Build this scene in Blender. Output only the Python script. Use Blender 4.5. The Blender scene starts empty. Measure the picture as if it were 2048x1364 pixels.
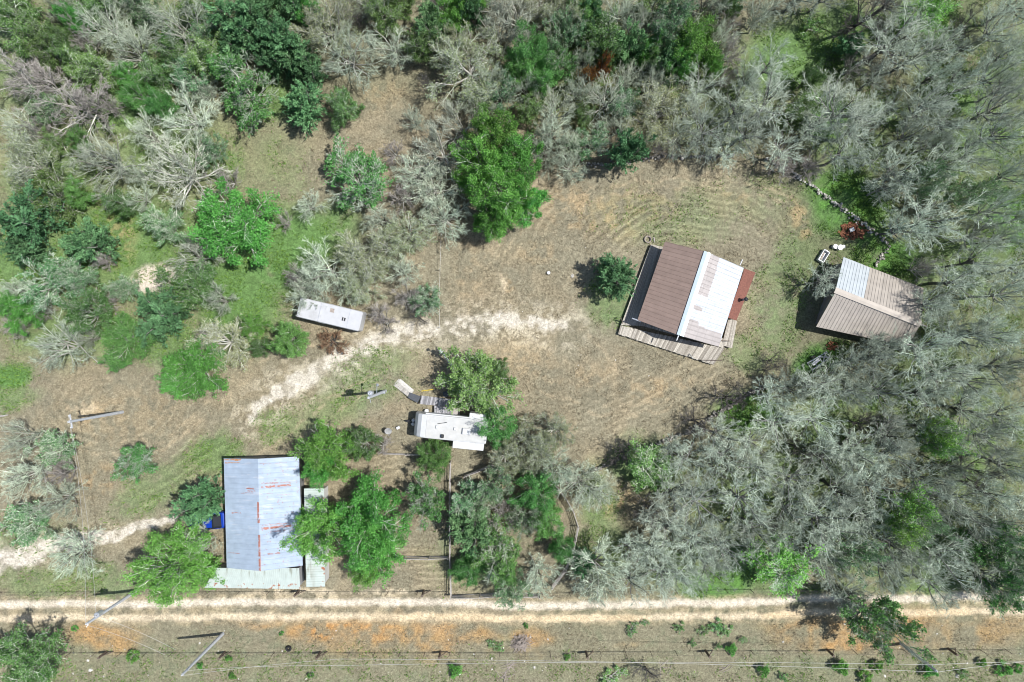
import bpy, math, random
import numpy as np
from mathutils import Vector, Matrix

# ------------------------------------------------------------------ camera, sky, sun, exposure
scene = bpy.context.scene
COL = scene.collection
H = 72.0                       # height the drone hovers at
S = 54.0 / 1024.0              # metres on the ground per photo pixel (2048 wide)
cam = bpy.data.cameras.new('camera')
cam_ob = bpy.data.objects.new('camera', cam)
COL.objects.link(cam_ob)
cam_ob.location = (0, 0, H)
cam.sensor_width = 36.0
cam.lens = 24.0
cam.clip_start = 0.5
cam.clip_end = 5000
scene.camera = cam_ob

SUN_EL = 62.0
w = bpy.data.worlds.new('World')
scene.world = w
w.use_nodes = True
nt = w.node_tree
bg = nt.nodes['Background']
sky = nt.nodes.new('ShaderNodeTexSky')
sky.sky_type = 'NISHITA'
sky.sun_disc = False
sdir = Vector((math.cos(math.radians(6.0)) * math.cos(math.radians(SUN_EL)),
               math.sin(math.radians(6.0)) * math.cos(math.radians(SUN_EL)),
               math.sin(math.radians(SUN_EL))))
sky.sun_elevation = math.radians(SUN_EL)
sky.sun_rotation = math.radians(90.0 - 6.0)
nt.links.new(sky.outputs[0], bg.inputs[0])
bg.inputs[1].default_value = 0.11
sun = bpy.data.lights.new('sun', 'SUN')
sun.energy = 5.0
sun.angle = math.radians(0.5)
sun.color = (1.0, 0.99, 0.97)
sun_ob = bpy.data.objects.new('sun', sun)
COL.objects.link(sun_ob)
sun_ob.location = (40, 5, 60)
sun_ob.rotation_euler = sdir.to_track_quat('Z', 'Y').to_euler()
scene.view_settings.view_transform = 'Standard'
scene.view_settings.look = 'None'
scene.view_settings.gamma = 1.0
scene.view_settings.exposure = 0.22
scene.cycles.filter_width = 1.0
scene.cycles.max_bounces = 6
scene.cycles.transparent_max_bounces = 4

rng = np.random.default_rng(11)
random.seed(5)


# ------------------------------------------------------------------ helpers
def P(px, py, z=0.0):
    """world point at height z that the drone sees at photo pixel (px, py)"""
    k = S * (H - z) / H
    return Vector(((px - 1024.0) * k, (682.0 - py) * k, z))


def lin(r, g, b):
    def f(c):
        c /= 255.0
        return c / 12.92 if c <= 0.04045 else ((c + 0.055) / 1.055) ** 2.4
    return (f(r), f(g), f(b))


def alb(r, g, b, k=1.3):
    return tuple(min(0.85, c / k) for c in lin(r, g, b))


def mesh_np(name, V, Q=None, T=None, mats=(), midx=None, smooth=False, col=None, var=None):
    """mesh from numpy vertices, quads and triangles"""
    V = np.asarray(V, dtype=np.float32)
    Q = np.zeros((0, 4), np.int32) if Q is None else np.asarray(Q, np.int32).reshape(-1, 4)
    T = np.zeros((0, 3), np.int32) if T is None else np.asarray(T, np.int32).reshape(-1, 3)
    me = bpy.data.meshes.new(name)
    me.vertices.add(len(V))
    me.vertices.foreach_set('co', V.ravel())
    nl = Q.size + T.size
    me.loops.add(nl)
    me.loops.foreach_set('vertex_index', np.concatenate([Q.ravel(), T.ravel()]).astype(np.int32))
    me.polygons.add(len(Q) + len(T))
    starts = np.concatenate([np.arange(len(Q)) * 4, Q.size + np.arange(len(T)) * 3]).astype(np.int32)
    me.polygons.foreach_set('loop_start', starts)
    for m in mats:
        me.materials.append(m)
    if midx is not None:
        me.polygons.foreach_set('material_index', np.asarray(midx, np.int32))
    me.update(calc_edges=True)
    me.polygons.foreach_set('use_smooth', np.full(len(Q) + len(T), bool(smooth)))
    if col is not None:
        a = me.color_attributes.new('Col', 'FLOAT_COLOR', 'POINT')
        c = np.ones((len(V), 4), np.float32)
        c[:, :3] = col
        a.data.foreach_set('color', c.ravel())
    if var is not None:
        a = me.attributes.new('var', 'FLOAT', 'POINT')
        a.data.foreach_set('value', np.asarray(var, np.float32))
    me.validate()
    return me


class MB:
    """collects simple solids and links them as one mesh object"""
    def __init__(self):
        self.v, self.q, self.t, self.c = [], [], [], []
        self.n = 0
        self.colour = (0.3, 0.3, 0.3)

    def add(self, V, Q=(), T=()):
        V = [tuple(p) for p in V]
        self.v += V
        self.q += [[i + self.n for i in f] for f in Q]
        self.t += [[i + self.n for i in f] for f in T]
        self.c += [self.colour] * len(V)
        self.n += len(V)

    def box(self, c, s, rz=0.0, bev=0.0, tilt=None):
        cx, cy, cz = c
        hx, hy, hz = s[0] / 2, s[1] / 2, s[2] / 2
        m = Matrix.Rotation(rz, 3, 'Z')
        if tilt is not None:
            m = m @ tilt
        def tr(p):
            q = m @ Vector(p)
            return (q.x + cx, q.y + cy, q.z + cz)
        if bev <= 0:
            vs = [tr((x * hx, y * hy, z * hz)) for z in (-1, 1) for x, y in ((-1, -1), (1, -1), (1, 1), (-1, 1))]
            self.add(vs, [(3, 2, 1, 0), (4, 5, 6, 7), (0, 1, 5, 4), (1, 2, 6, 5), (2, 3, 7, 6), (3, 0, 4, 7)])
        else:
            b = min(bev, hx * 0.9, hy * 0.9, hz * 0.9)
            ring = lambda ex, ey, z: [tr(p) for p in ((-ex + b, -ey, z), (ex - b, -ey, z), (ex, -ey + b, z), (ex, ey - b, z),
                                                      (ex - b, ey, z), (-ex + b, ey, z), (-ex, ey - b, z), (-ex, -ey + b, z))]
            rs = ring(hx - b * .8, hy - b * .8, -hz) + ring(hx, hy, -hz + b) + ring(hx, hy, hz - b) + ring(hx - b * .8, hy - b * .8, hz)
            q = []
            for k in range(3):
                for i in range(8):
                    j = (i + 1) % 8
                    q.append((k * 8 + i, k * 8 + j, k * 8 + 8 + j, k * 8 + 8 + i))
            for o, rev in ((0, True), (24, False)):
                a = [(o, o + 1, o + 4, o + 5), (o + 1, o + 2, o + 3, o + 4), (o + 5, o + 6, o + 7, o)]
                q += [tuple(reversed(f)) for f in a] if rev else a
            self.add(rs, q)

    def tube(self, p0, p1, r0, r1=None, n=8, caps=True):
        r1 = r0 if r1 is None else r1
        p0, p1 = Vector(p0), Vector(p1)
        d = (p1 - p0).normalized()
        a = d.orthogonal().normalized()
        b = d.cross(a)
        vs = []
        for p, r in ((p0, r0), (p1, r1)):
            for i in range(n):
                t = 2 * math.pi * i / n
                vs.append(p + a * math.cos(t) * r + b * math.sin(t) * r)
        q = [(i, (i + 1) % n, n + (i + 1) % n, n + i) for i in range(n)]
        t = []
        if caps:
            vs += [p0, p1]
            for i in range(n):
                t.append((2 * n, (i + 1) % n, i))
                t.append((2 * n + 1, n + i, n + (i + 1) % n))
        self.add(vs, q, t)

    def path(self, pts, r, n=5):
        for a, b in zip(pts[:-1], pts[1:]):
            if (Vector(b) - Vector(a)).length > 1e-5:
                self.tube(a, b, r, r, n)

    def slab(self, top, th):
        """prism under a list of top corners (counter clockwise)"""
        n = len(top)
        vs = [tuple(p) for p in top] + [(p[0], p[1], p[2] - th) for p in top]
        c = Vector((sum(p[0] for p in top) / n, sum(p[1] for p in top) / n, sum(p[2] for p in top) / n))
        vs += [tuple(c), (c.x, c.y, c.z - th)]
        t = []
        for i in range(n):
            j = (i + 1) % n
            t += [(2 * n, i, j), (2 * n + 1, n + j, n + i), (i, n + i, n + j), (i, n + j, j)]
        self.add(vs, (), t)

    def build(self, name, mat, parent=None, smooth=False, loc=None):
        V = np.array(self.v, np.float32)
        if loc is not None:
            V = V - np.array(loc, np.float32)
        me = mesh_np(name, V, self.q or None, self.t or None, [mat], None, smooth, np.array(self.c, np.float32))
        return link(name, me, parent)


def link(name, data, parent=None, loc=(0, 0, 0), rz=0.0):
    o = bpy.data.objects.new(name, data)
    COL.objects.link(o)
    o.location = loc
    o.rotation_euler = (0, 0, rz)
    if parent is not None:
        o.parent = parent
    return o


def tag(o, label=None, cat=None, group=None, kind=None):
    if label: o['label'] = label
    if cat: o['category'] = cat
    if group: o['group'] = group
    if kind: o['kind'] = kind
    return o


def thing(name, label, cat, loc=(0, 0, 0), rz=0.0, group=None):
    return tag(link(name, None, None, loc, rz), label, cat, group)


def shift(bm, loc):
    """MB built in world space -> local to a thing at loc"""
    bm.v = [(x - loc[0], y - loc[1], z - loc[2]) for x, y, z in bm.v]
    return bm


# ------------------------------------------------------------------ materials
def new_mat(name):
    m = bpy.data.materials.new(name)
    m.use_nodes = True
    n = m.node_tree.nodes
    return m, n, m.node_tree.links, n['Principled BSDF']


def mottled(name, base, rough=0.8, metal=0.0, amt=0.25, scale=6.0, bump=0.0, dirt=None, dirt_amt=0.5, bscale=None):
    """plain colour with noise mottling, optional dirt colour in blotches"""
    m, n, l, b = new_mat(name)
    tc = n.new('ShaderNodeTexCoord')
    no = n.new('ShaderNodeTexNoise')
    no.inputs['Scale'].default_value = scale
    no.inputs['Detail'].default_value = 6
    l.new(tc.outputs['Object'], no.inputs['Vector'])
    mp = n.new('ShaderNodeMapRange')
    mp.inputs['From Min'].default_value = 0.25
    mp.inputs['From Max'].default_value = 0.75
    mp.inputs['To Min'].default_value = 1 - amt
    mp.inputs['To Max'].default_value = 1 + amt
    l.new(no.outputs[0], mp.inputs[0])
    mx = n.new('ShaderNodeMix')
    mx.data_type = 'RGBA'
    mx.blend_type = 'MULTIPLY'
    mx.inputs[0].default_value = 1
    if base == 'Col':
        at = n.new('ShaderNodeAttribute')
        at.attribute_name = 'Col'
        l.new(at.outputs['Color'], mx.inputs[6])
    else:
        mx.inputs[6].default_value = (*base, 1)
    cb = n.new('ShaderNodeCombineColor')
    for i in range(3):
        l.new(mp.outputs[0], cb.inputs[i])
    l.new(cb.outputs[0], mx.inputs[7])
    out = mx.outputs[2]
    if dirt is not None:
        n2 = n.new('ShaderNodeTexNoise')
        n2.inputs['Scale'].default_value = scale * 0.35
        n2.inputs['Detail'].default_value = 8
        n2.inputs['Roughness'].default_value = 0.7
        l.new(tc.outputs['Object'], n2.inputs['Vector'])
        m2 = n.new('ShaderNodeMapRange')
        m2.inputs['From Min'].default_value = 0.5
        m2.inputs['From Max'].default_value = 0.72
        m2.inputs['To Max'].default_value = dirt_amt
        l.new(n2.outputs[0], m2.inputs[0])
        mx2 = n.new('ShaderNodeMix')
        mx2.data_type = 'RGBA'
        l.new(m2.outputs[0], mx2.inputs[0])
        l.new(out, mx2.inputs[6])
        mx2.inputs[7].default_value = (*dirt, 1)
        out = mx2.outputs[2]
    l.new(out, b.inputs['Base Color'])
    b.inputs['Roughness'].default_value = rough
    b.inputs['Metallic'].default_value = metal
    if bump > 0:
        bp = n.new('ShaderNodeBump')
        bp.inputs['Strength'].default_value = bump
        bp.inputs['Distance'].default_value = 0.05
        nb = n.new('ShaderNodeTexNoise')
        nb.inputs['Scale'].default_value = bscale or scale * 3
        nb.inputs['Detail'].default_value = 5
        l.new(tc.outputs['Object'], nb.inputs['Vector'])
        l.new(nb.outputs[0], bp.inputs['Height'])
        l.new(bp.outputs[0], b.inputs['Normal'])
    return m


def ground_mat():
    m, n, l, b = new_mat('ground_soil')
    at = n.new('ShaderNodeAttribute'); at.attribute_name = 'Col'
    tc = n.new('ShaderNodeTexCoord')
    def noise(sc, det, rough=0.65):
        x = n.new('ShaderNodeTexNoise')
        x.inputs['Scale'].default_value = sc
        x.inputs['Detail'].default_value = det
        x.inputs['Roughness'].default_value = rough
        l.new(tc.outputs['Object'], x.inputs['Vector'])
        return x
    def rng_(src, a, b_, c, d):
        x = n.new('ShaderNodeMapRange')
        for k, v in zip(('From Min', 'From Max', 'To Min', 'To Max'), (a, b_, c, d)):
            x.inputs[k].default_value = v
        l.new(src, x.inputs[0])
        return x.outputs[0]
    n1 = noise(3.2, 7, 0.78)
    n2 = noise(0.9, 5)
    n3 = noise(8.0, 3, 0.7)
    f1 = rng_(n1.outputs[0], 0.3, 0.7, 0.48, 1.52)
    f2 = rng_(n2.outputs[0], 0.3, 0.7, 0.86, 1.14)
    f3 = rng_(n3.outputs[0], 0.35, 0.65, 0.72, 1.28)
    mu = n.new('ShaderNodeMath'); mu.operation = 'MULTIPLY'
    l.new(f1, mu.inputs[0]); l.new(f2, mu.inputs[1])
    mu2 = n.new('ShaderNodeMath'); mu2.operation = 'MULTIPLY'
    l.new(mu.outputs[0], mu2.inputs[0]); l.new(f3, mu2.inputs[1])
    cb = n.new('ShaderNodeCombineColor')
    for i in range(3):
        l.new(mu2.outputs[0], cb.inputs[i])
    mx = n.new('ShaderNodeMix'); mx.data_type = 'RGBA'; mx.blend_type = 'MULTIPLY'
    mx.inputs[0].default_value = 1
    l.new(at.outputs['Color'], mx.inputs[6]); l.new(cb.outputs[0], mx.inputs[7])
    l.new(mx.outputs[2], b.inputs['Base Color'])
    b.inputs['Roughness'].default_value = 0.95
    b.inputs['Specular IOR Level'].default_value = 0.1
    bp = n.new('ShaderNodeBump'); bp.inputs['Strength'].default_value = 0.55; bp.inputs['Distance'].default_value = 0.12
    l.new(n1.outputs[0], bp.inputs['Height']); l.new(bp.outputs[0], b.inputs['Normal'])
    return m


def plant_mat(name, dark, light, rough=0.7, trans=0.0, objvar=0.2):
    """colour runs between two tones with the mesh's own random 'var', plus a little per plant"""
    m, n, l, b = new_mat(name)
    at = n.new('ShaderNodeAttribute'); at.attribute_name = 'var'
    mx = n.new('ShaderNodeMix'); mx.data_type = 'RGBA'
    l.new(at.outputs['Fac'], mx.inputs[0])
    mx.inputs[6].default_value = (*dark, 1); mx.inputs[7].default_value = (*light, 1)
    oi = n.new('ShaderNodeObjectInfo')
    hs = n.new('ShaderNodeHueSaturation')
    mv = n.new('ShaderNodeMapRange')
    mv.inputs['To Min'].default_value = 1 - objvar; mv.inputs['To Max'].default_value = 1 + objvar
    l.new(oi.outputs['Random'], mv.inputs[0]); l.new(mv.outputs[0], hs.inputs['Value'])
    mh = n.new('ShaderNodeMapRange')
    mh.inputs['To Min'].default_value = 0.49; mh.inputs['To Max'].default_value = 0.527
    ml = n.new('ShaderNodeMath'); ml.operation = 'FRACT'
    mm = n.new('ShaderNodeMath'); mm.operation = 'MULTIPLY'; mm.inputs[1].default_value = 7.31
    l.new(oi.outputs['Random'], mm.inputs[0]); l.new(mm.outputs[0], ml.inputs[0])
    l.new(ml.outputs[0], mh.inputs[0]); l.new(mh.outputs[0], hs.inputs['Hue'])
    l.new(mx.outputs[2], hs.inputs['Color'])
    l.new(hs.outputs[0], b.inputs['Base Color'])
    b.inputs['Roughness'].default_value = rough
    b.inputs['Specular IOR Level'].default_value = 0.25
    if trans > 0:
        tr = n.new('ShaderNodeBsdfTranslucent')
        l.new(hs.outputs[0], tr.inputs[0])
        ms = n.new('ShaderNodeMixShader'); ms.inputs[0].default_value = trans
        l.new(b.outputs[0], ms.inputs[1]); l.new(tr.outputs[0], ms.inputs[2])
        l.new(ms.outputs[0], n['Material Output'].inputs[0])
    return m


M = {}
M['ground'] = ground_mat()
M['col'] = mottled('painted_sheet', 'Col', 0.55, 0.0, 0.10, 3.0)
M['roof_metal'] = mottled('roof_metal', 'Col', 0.42, 0.15, 0.10, 1.6, 0.05, None)
M['shingle'] = mottled('shingle', alb(140, 92, 78, 1.4), 0.9, 0, 0.35, 9.0, 0.4)
M['boards'] = mottled('weathered_boards', 'Col', 0.85, 0, 0.25, 7.0, 0.2)
M['wall_tan'] = mottled('wall_tan', (0.36, 0.29, 0.22), 0.85, 0, 0.15, 3.0, 0.1)
M['wall_grey'] = mottled('wall_grey', (0.22, 0.22, 0.22), 0.7, 0.2, 0.2, 2.0, 0.1, (0.25, 0.11, 0.05), 0.5)
M['white_sheet'] = mottled('white_sheet', 'Col', 0.5, 0, 0.06, 2.0, 0.05, (0.42, 0.40, 0.34), 0.35)
M['camper_white'] = mottled('camper_white', (0.58, 0.58, 0.575), 0.4, 0, 0.06, 1.8, 0.03, (0.34, 0.33, 0.30), 0.45)
M['camper_roof'] = mottled('camper_roof', (0.47, 0.465, 0.445), 0.6, 0, 0.10, 2.2, 0.05, (0.42, 0.40, 0.34), 0.5)
M['trailer_white'] = mottled('trailer_white', (0.47, 0.47, 0.475), 0.45, 0, 0.08, 1.6, 0.04, (0.30, 0.29, 0.28), 0.75)
M['plastic_white'] = mottled('plastic_white', (0.58, 0.58, 0.575), 0.4, 0, 0.05, 4.0)
M['dark'] = mottled('dark_plastic', (0.02, 0.02, 0.022), 0.6, 0, 0.2, 5.0)
M['rubber'] = mottled('rubber', (0.018, 0.018, 0.018), 0.85, 0, 0.2, 9.0)
M['glass'] = mottled('glass', (0.015, 0.018, 0.022), 0.08, 0, 0.1, 2.0)
M['car_blue'] = mottled('car_paint', (0.008, 0.045, 0.36), 0.25, 0.1, 0.05, 2.0)
M['red'] = mottled('red_plastic', (0.5, 0.02, 0.02), 0.5, 0, 0.1, 4.0)
M['steel'] = mottled('galvanised_steel', (0.45, 0.47, 0.50), 0.4, 0.5, 0.15, 5.0)
M['rust'] = mottled('rusty_steel', (0.23, 0.09, 0.045), 0.9, 0.0, 0.5, 5.0, 0.3)
M['pole_wood'] = mottled('pole_wood', (0.46, 0.47, 0.49), 0.85, 0, 0.25, 9.0, 0.2)
M['post_wood'] = mottled('post_wood', (0.12, 0.09, 0.07), 0.9, 0, 0.4, 9.0, 0.2)
M['rail_wood'] = mottled('rail_wood', (0.36, 0.33, 0.30), 0.9, 0, 0.35, 9.0, 0.2)
M['wire'] = mottled('wire', (0.50, 0.49, 0.46), 0.5, 0.3, 0.1, 1.0)
M['barb'] = mottled('barbed_wire', (0.10, 0.09, 0.08), 0.7, 0.3, 0.2, 1.0)
M['stone'] = mottled('field_stone', 'Col', 0.9, 0, 0.35, 5.0, 0.4)
M['mat_grey'] = mottled('rubber_mat', (0.075, 0.08, 0.09), 0.9, 0, 0.25, 8.0)
M['yellow'] = mottled('yellow_pipe', (0.65, 0.50, 0.04), 0.5, 0, 0.1, 4.0)
M['stick'] = mottled('dead_wood', (0.33, 0.28, 0.24), 0.9, 0, 0.4, 9.0, 0.2)
# plants
M['bark'] = plant_mat('bark_grey', alb(130, 124, 114), alb(215, 212, 202), 0.9)
M['leaf_yellow'] = plant_mat('leaf_yellowgreen', (0.08, 0.18, 0.035), (0.42, 0.58, 0.20), 0.6, 0.28)
M['leaf_brown'] = plant_mat('leaf_brown', (0.13, 0.08, 0.05), (0.30, 0.18, 0.10), 0.8, 0.15)
M['bark_mid'] = plant_mat('bark_mid', (0.09, 0.085, 0.08), (0.30, 0.29, 0.27), 0.9)
M['bark_dark'] = plant_mat('bark_dark', (0.05, 0.045, 0.04), (0.17, 0.155, 0.14), 0.9)
M['twig_sage'] = plant_mat('twig_sage', alb(100, 109, 90, 1.0), alb(218, 227, 202, 1.0), 0.85, 0, 0.28)
M['twig_cream'] = plant_mat('twig_cream', alb(108, 111, 95, 1.0), alb(218, 221, 200, 1.0), 0.85)
M['twig_purple'] = plant_mat('twig_purple', alb(100, 94, 90, 1.0), alb(192, 184, 177, 1.0), 0.85)
M['twig_forest'] = plant_mat('twig_forest', alb(90, 100, 82, 1.0), alb(212, 222, 202, 1.0), 0.85, 0, 0.34)
M['twig_rust'] = plant_mat('twig_rust', (0.15, 0.085, 0.055), (0.32, 0.19, 0.12), 0.85)
M['leaf_green'] = plant_mat('leaf_green', (0.035, 0.12, 0.022), (0.27, 0.53, 0.15), 0.55, 0.28)
M['leaf_bright'] = plant_mat('leaf_bright', (0.045, 0.14, 0.022), (0.27, 0.59, 0.125), 0.55, 0.3)
M['leaf_cedar'] = plant_mat('leaf_cedar', (0.032, 0.10, 0.033), (0.22, 0.43, 0.19), 0.65, 0.15)
M['leaf_olive'] = plant_mat('leaf_olive', (0.05, 0.12, 0.022), (0.26, 0.40, 0.13), 0.6, 0.25)
M['leaf_sage'] = plant_mat('leaf_sage', (0.04, 0.11, 0.04), (0.27, 0.47, 0.20), 0.65, 0.22)
M['leaf_pale'] = plant_mat('leaf_pale', (0.16, 0.19, 0.08), (0.44, 0.48, 0.25), 0.65, 0.25)
M['leaf_lime'] = plant_mat('leaf_lime', (0.10, 0.24, 0.03), (0.33, 0.58, 0.12), 0.55, 0.3)
M['leaf_rust'] = plant_mat('leaf_rust', (0.30, 0.11, 0.03), (0.58, 0.24, 0.06), 0.7, 0.2)
M['grass_dry'] = plant_mat('grass_dry', alb(120, 108, 84), alb(205, 192, 160), 0.9, 0.1)
M['weed_green'] = plant_mat('weed_green', (0.05, 0.13, 0.018), (0.22, 0.36, 0.07), 0.8, 0.2)


# ------------------------------------------------------------------ ground colour, as a function of where things grow
def value_noise(X, Y, cell, seed):
    r = np.random.default_rng(seed)
    g = r.random((257, 257)).astype(np.float32)
    x = X / cell + 1000.3; y = Y / cell + 1000.7
    xi = np.floor(x).astype(int); yi = np.floor(y).astype(int)
    fx = (x - xi); fy = (y - yi)
    fx = fx * fx * (3 - 2 * fx); fy = fy * fy * (3 - 2 * fy)
    a = g[xi % 257, yi % 257]; b = g[(xi + 1) % 257, yi % 257]
    c = g[xi % 257, (yi + 1) % 257]; d = g[(xi + 1) % 257, (yi + 1) % 257]
    return (a * (1 - fx) + b * fx) * (1 - fy) + (c * (1 - fx) + d * fx) * fy


def fbm(X, Y, cell, seed, octv=5, gain=0.55):
    s = 0; a = 1.0; t = 0
    for k in range(octv):
        s = s + a * value_noise(X, Y, cell / 2 ** k, seed + k * 17)
        t += a; a *= gain
    return s / t


def smooth(x, a, b):
    t = np.clip((x - a) / (b - a), 0, 1)
    return t * t * (3 - 2 * t)


def seg_dist(X, Y, pts):
    d = np.full(X.shape, 1e9); side = None
    for (x0, y0), (x1, y1) in zip(pts[:-1], pts[1:]):
        dx, dy = x1 - x0, y1 - y0
        t = np.clip(((X - x0) * dx + (Y - y0) * dy) / (dx * dx + dy * dy), 0, 1)
        d = np.minimum(d, np.hypot(X - x0 - t * dx, Y - y0 - t * dy))
    return d


TRACK_A = [(-1400, 1214), (0, 1208), (350, 1206), (700, 1204), (1100, 1209), (1450, 1205), (1650, 1198), (2048, 1191), (3500, 1180)]
TRACK_B = [(-1400, 1240), (0, 1236), (350, 1234), (700, 1232), (1050, 1235), (1400, 1232), (1650, 1226), (2048, 1221), (3500, 1210)]
DRIVE = [(505, 832), (530, 805), (565, 782), (640, 738), (700, 708), (740, 690), (800, 668), (880, 654), (950, 646), (1010, 640), (1060, 642), (1100, 655), (1140, 655)]
LANE = [(-300, 1150), (0, 1120), (80, 1100), (160, 1082), (230, 1068), (290, 1052), (350, 1040)]


def ground_colour(px, py):
    wx = px + 60 * (fbm(px, py, 90, 3) - 0.5); wy = py + 60 * (fbm(px, py, 90, 71) - 0.5)
    fx = px + 26 * (fbm(px, py, 22, 5, 3) - 0.5); fy = py + 26 * (fbm(px, py, 22, 91, 3) - 0.5)
    A = lambda *c: np.array(alb(*c), np.float32)
    def ell(cx, cy, rx, ry, ang=0, soft=0.5):
        c, s = math.cos(math.radians(ang)), math.sin(math.radians(ang))
        u = ((wx - cx) * c + (wy - cy) * s) / rx; v = (-(wx - cx) * s + (wy - cy) * c) / ry
        return 1 - smooth(np.hypot(u, v), 1 - soft, 1 + soft)
    n1 = fbm(px, py, 160, 31); n2 = fbm(px, py, 50, 37); n4 = fbm(px, py, 70, 47, 3); n3 = fbm(px, py, 14, 41, 4)
    patch = smooth(n2 * 0.6 + n1 * 0.4, 0.42, 0.6)[..., None]
    C = A(144, 137, 115) * (1 - patch) + A(154, 143, 118) * patch
    C = C * (0.88 + 0.26 * n4)[..., None]
    def put(mask, colr, amt=1.0):
        nonlocal C
        k = np.clip(mask * amt, 0, 1)[..., None]
        C = C * (1 - k) + A(*colr) * k
    put((1 - smooth(wx + .25 * wy, 560, 780)) * (1 - smooth(wy, 640, 760)), (130, 138, 96), .5)
    # woodland floor, a little greyer
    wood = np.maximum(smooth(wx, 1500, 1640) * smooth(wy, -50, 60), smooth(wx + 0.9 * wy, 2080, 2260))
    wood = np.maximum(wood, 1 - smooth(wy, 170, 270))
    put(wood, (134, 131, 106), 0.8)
    # green growth
    g = np.zeros(px.shape)
    for e in [(250, 470, 150, 100, 0, .8, .4), (570, 500, 120, 90, -20, .95), (60, 520, 90, 110, 0, .8), (480, 590, 90, 100, 0, .9), (330, 690, 90, 55, 0, .7),
              (30, 745, 50, 30, 0, 1.0), (20, 790, 70, 40, 0, .6), (330, 960, 130, 35, -38, .5), (430, 910, 60, 45, -30, .7), (230, 200, 90, 70, 0, .8),
              (540, 190, 70, 45, 0, .7), (440, 330, 40, 60, 0, .5), (560, 330, 60, 60, 0, .25), (120, 380, 110, 90, 0, .6),
              (1590, 120, 120, 80, 0, .85), (1700, 60, 150, 60, 0, .7), (1640, 130, 90, 60, 0, .8), (1850, 30, 60, 50, 0, .9), (1920, 170, 90, 80, 0, .8), (1640, 230, 60, 60, 0, .9),
              (1690, 400, 90, 70, 20, .95), (1760, 520, 90, 60, 20, 1.0), (2000, 440, 90, 130, 0, .8), (1980, 290, 80, 60, 0, .7), (1850, 290, 70, 40, 0, .7),
              (1650, 720, 60, 35, -20, 1.0), (1560, 640, 60, 90, 20, .5), (1590, 520, 60, 80, 30, .45), (1500, 700, 60, 40, 0, .45), (1500, 830, 70, 50, 0, .9), (1790, 800, 80, 60, 0, .8),
              (1840, 850, 90, 50, 0, .7), (1440, 1160, 90, 40, 0, .9), (1860, 1150, 90, 60, 0, .8), (1720, 1060, 90, 60, 0, .5), (1300, 930, 70, 50, 0, .7), (1190, 1010, 50, 80, 0, .6),
              (1600, 1180, 200, 20, 0, .5), (1230, 600, 50, 50, 0, .6), (1330, 430, 150, 60, 0, .3), (1530, 400, 90, 50, 0, .25), (700, 800, 120, 40, -15, .5), (740, 740, 90, 40, -20, .5), (560, 850, 60, 30, -25, .5),
              (1180, 1345, 220, 40, 0, .35), (1750, 1345, 330, 40, 0, .55), (300, 1345, 400, 50, 0, .4), (800, 1340, 300, 40, 0, .4), (150, 1160, 180, 30, 0, .5), (1990, 640, 90, 120, 0, .5), (1950, 930, 120, 120, 0, .4), (960, 1080, 90, 100, 0, .35), (1900, 620, 170, 200, 0, .62), (1950, 900, 140, 160, 0, .62), (1700, 850, 160, 90, 0, .62), (1550, 1000, 190, 120, 0, .58), (1780, 1080, 190, 90, 0, .62), (1950, 1120, 120, 70, 0, .62), (1400, 1120, 130, 60, 0, .62), (1950, 130, 130, 150, 0, .62), (1720, 260, 130, 100, 0, .62), (1930, 330, 130, 90, 0, .7), (1450, 200, 120, 110, 0, .5), (60, 1080, 120, 40, 0, .4), (400, 60, 260, 60, 0, .5), (90, 130, 130, 130, 0, .5), (330, 300, 110, 90, 0, .6), (1200, 150, 160, 110, 0, .45), (330, 540, 90, 70, 0, .7), (640, 470, 90, 70, -30, .8), (160, 660, 160, 50, 0, .6), (1190, 1100, 60, 60, 0, .5)]:
        g = np.maximum(g, ell(*e[:5]) * e[5])
    g = g * smooth(n2 * 0.5 + n3 * 0.5 + 0.32 * g, 0.36, 0.66)
    put(g, (100, 137, 76), 0.97)
    vivid = np.zeros(px.shape)
    for e in [(1690, 400, 60, 45, 20), (1765, 520, 70, 40, 20), (1655, 715, 45, 25, -20), (1640, 230, 40, 50, 0), (2020, 420, 60, 70, 0), (1500, 830, 50, 30, 0), (1850, 90, 50, 25, 0), (1740, 470, 40, 35, 0), (1445, 1165, 60, 20, 0)]:
        vivid = np.maximum(vivid, ell(*e))
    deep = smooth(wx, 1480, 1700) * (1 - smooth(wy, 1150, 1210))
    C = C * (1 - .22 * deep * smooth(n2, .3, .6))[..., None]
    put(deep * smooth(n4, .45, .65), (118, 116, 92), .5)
    put(vivid * smooth(n3, 0.38, 0.6), (94, 142, 60), 0.55)
    # roadside strip is greyer and greener
    strip = smooth(wy, 1236, 1262)
    put(strip, (143, 137, 113), 0.75)
    put(strip * smooth(n3 * 0.6 + n2 * 0.4, 0.5, 0.62), (122, 126, 100), 0.6)
    # mown stripes
    def stripes(mask, u, period, amt):
        nonlocal C
        s = 0.5 + 0.5 * np.sin(2 * math.pi * (u + 26 * n4 + 12 * n2 + 5 * n3) / period)
        C = C * (1 + (amt * 1.15 * mask * (.35 + .65 * smooth(n2, .3, .6)) * (s ** 2 - 0.4))[..., None])
    rr = np.hypot(px - 1380 + 26 * (n2 - .5), (py - 620) * 1.15 + 26 * (n1 - .5))
    stripes(ell(1400, 420, 260, 90), rr, 15, 0.34)
    stripes(ell(1150, 440, 160, 110), rr, 17, 0.32)
    stripes(ell(1330, 800, 200, 110), px * 0.5 + py + 30 * n1, 17, 0.3)
    stripes(ell(850, 1120, 120, 60), py + 14 * n1, 12, 0.35)
    stripes(ell(760, 950, 140, 50), py + 0.1 * px + 14 * n2, 13, 0.32)
    r2 = np.hypot(px - 210, (py - 800) * 1.4)
    stripes(ell(270, 840, 230, 90), r2 + 20 * n1, 18, 0.32)
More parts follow.
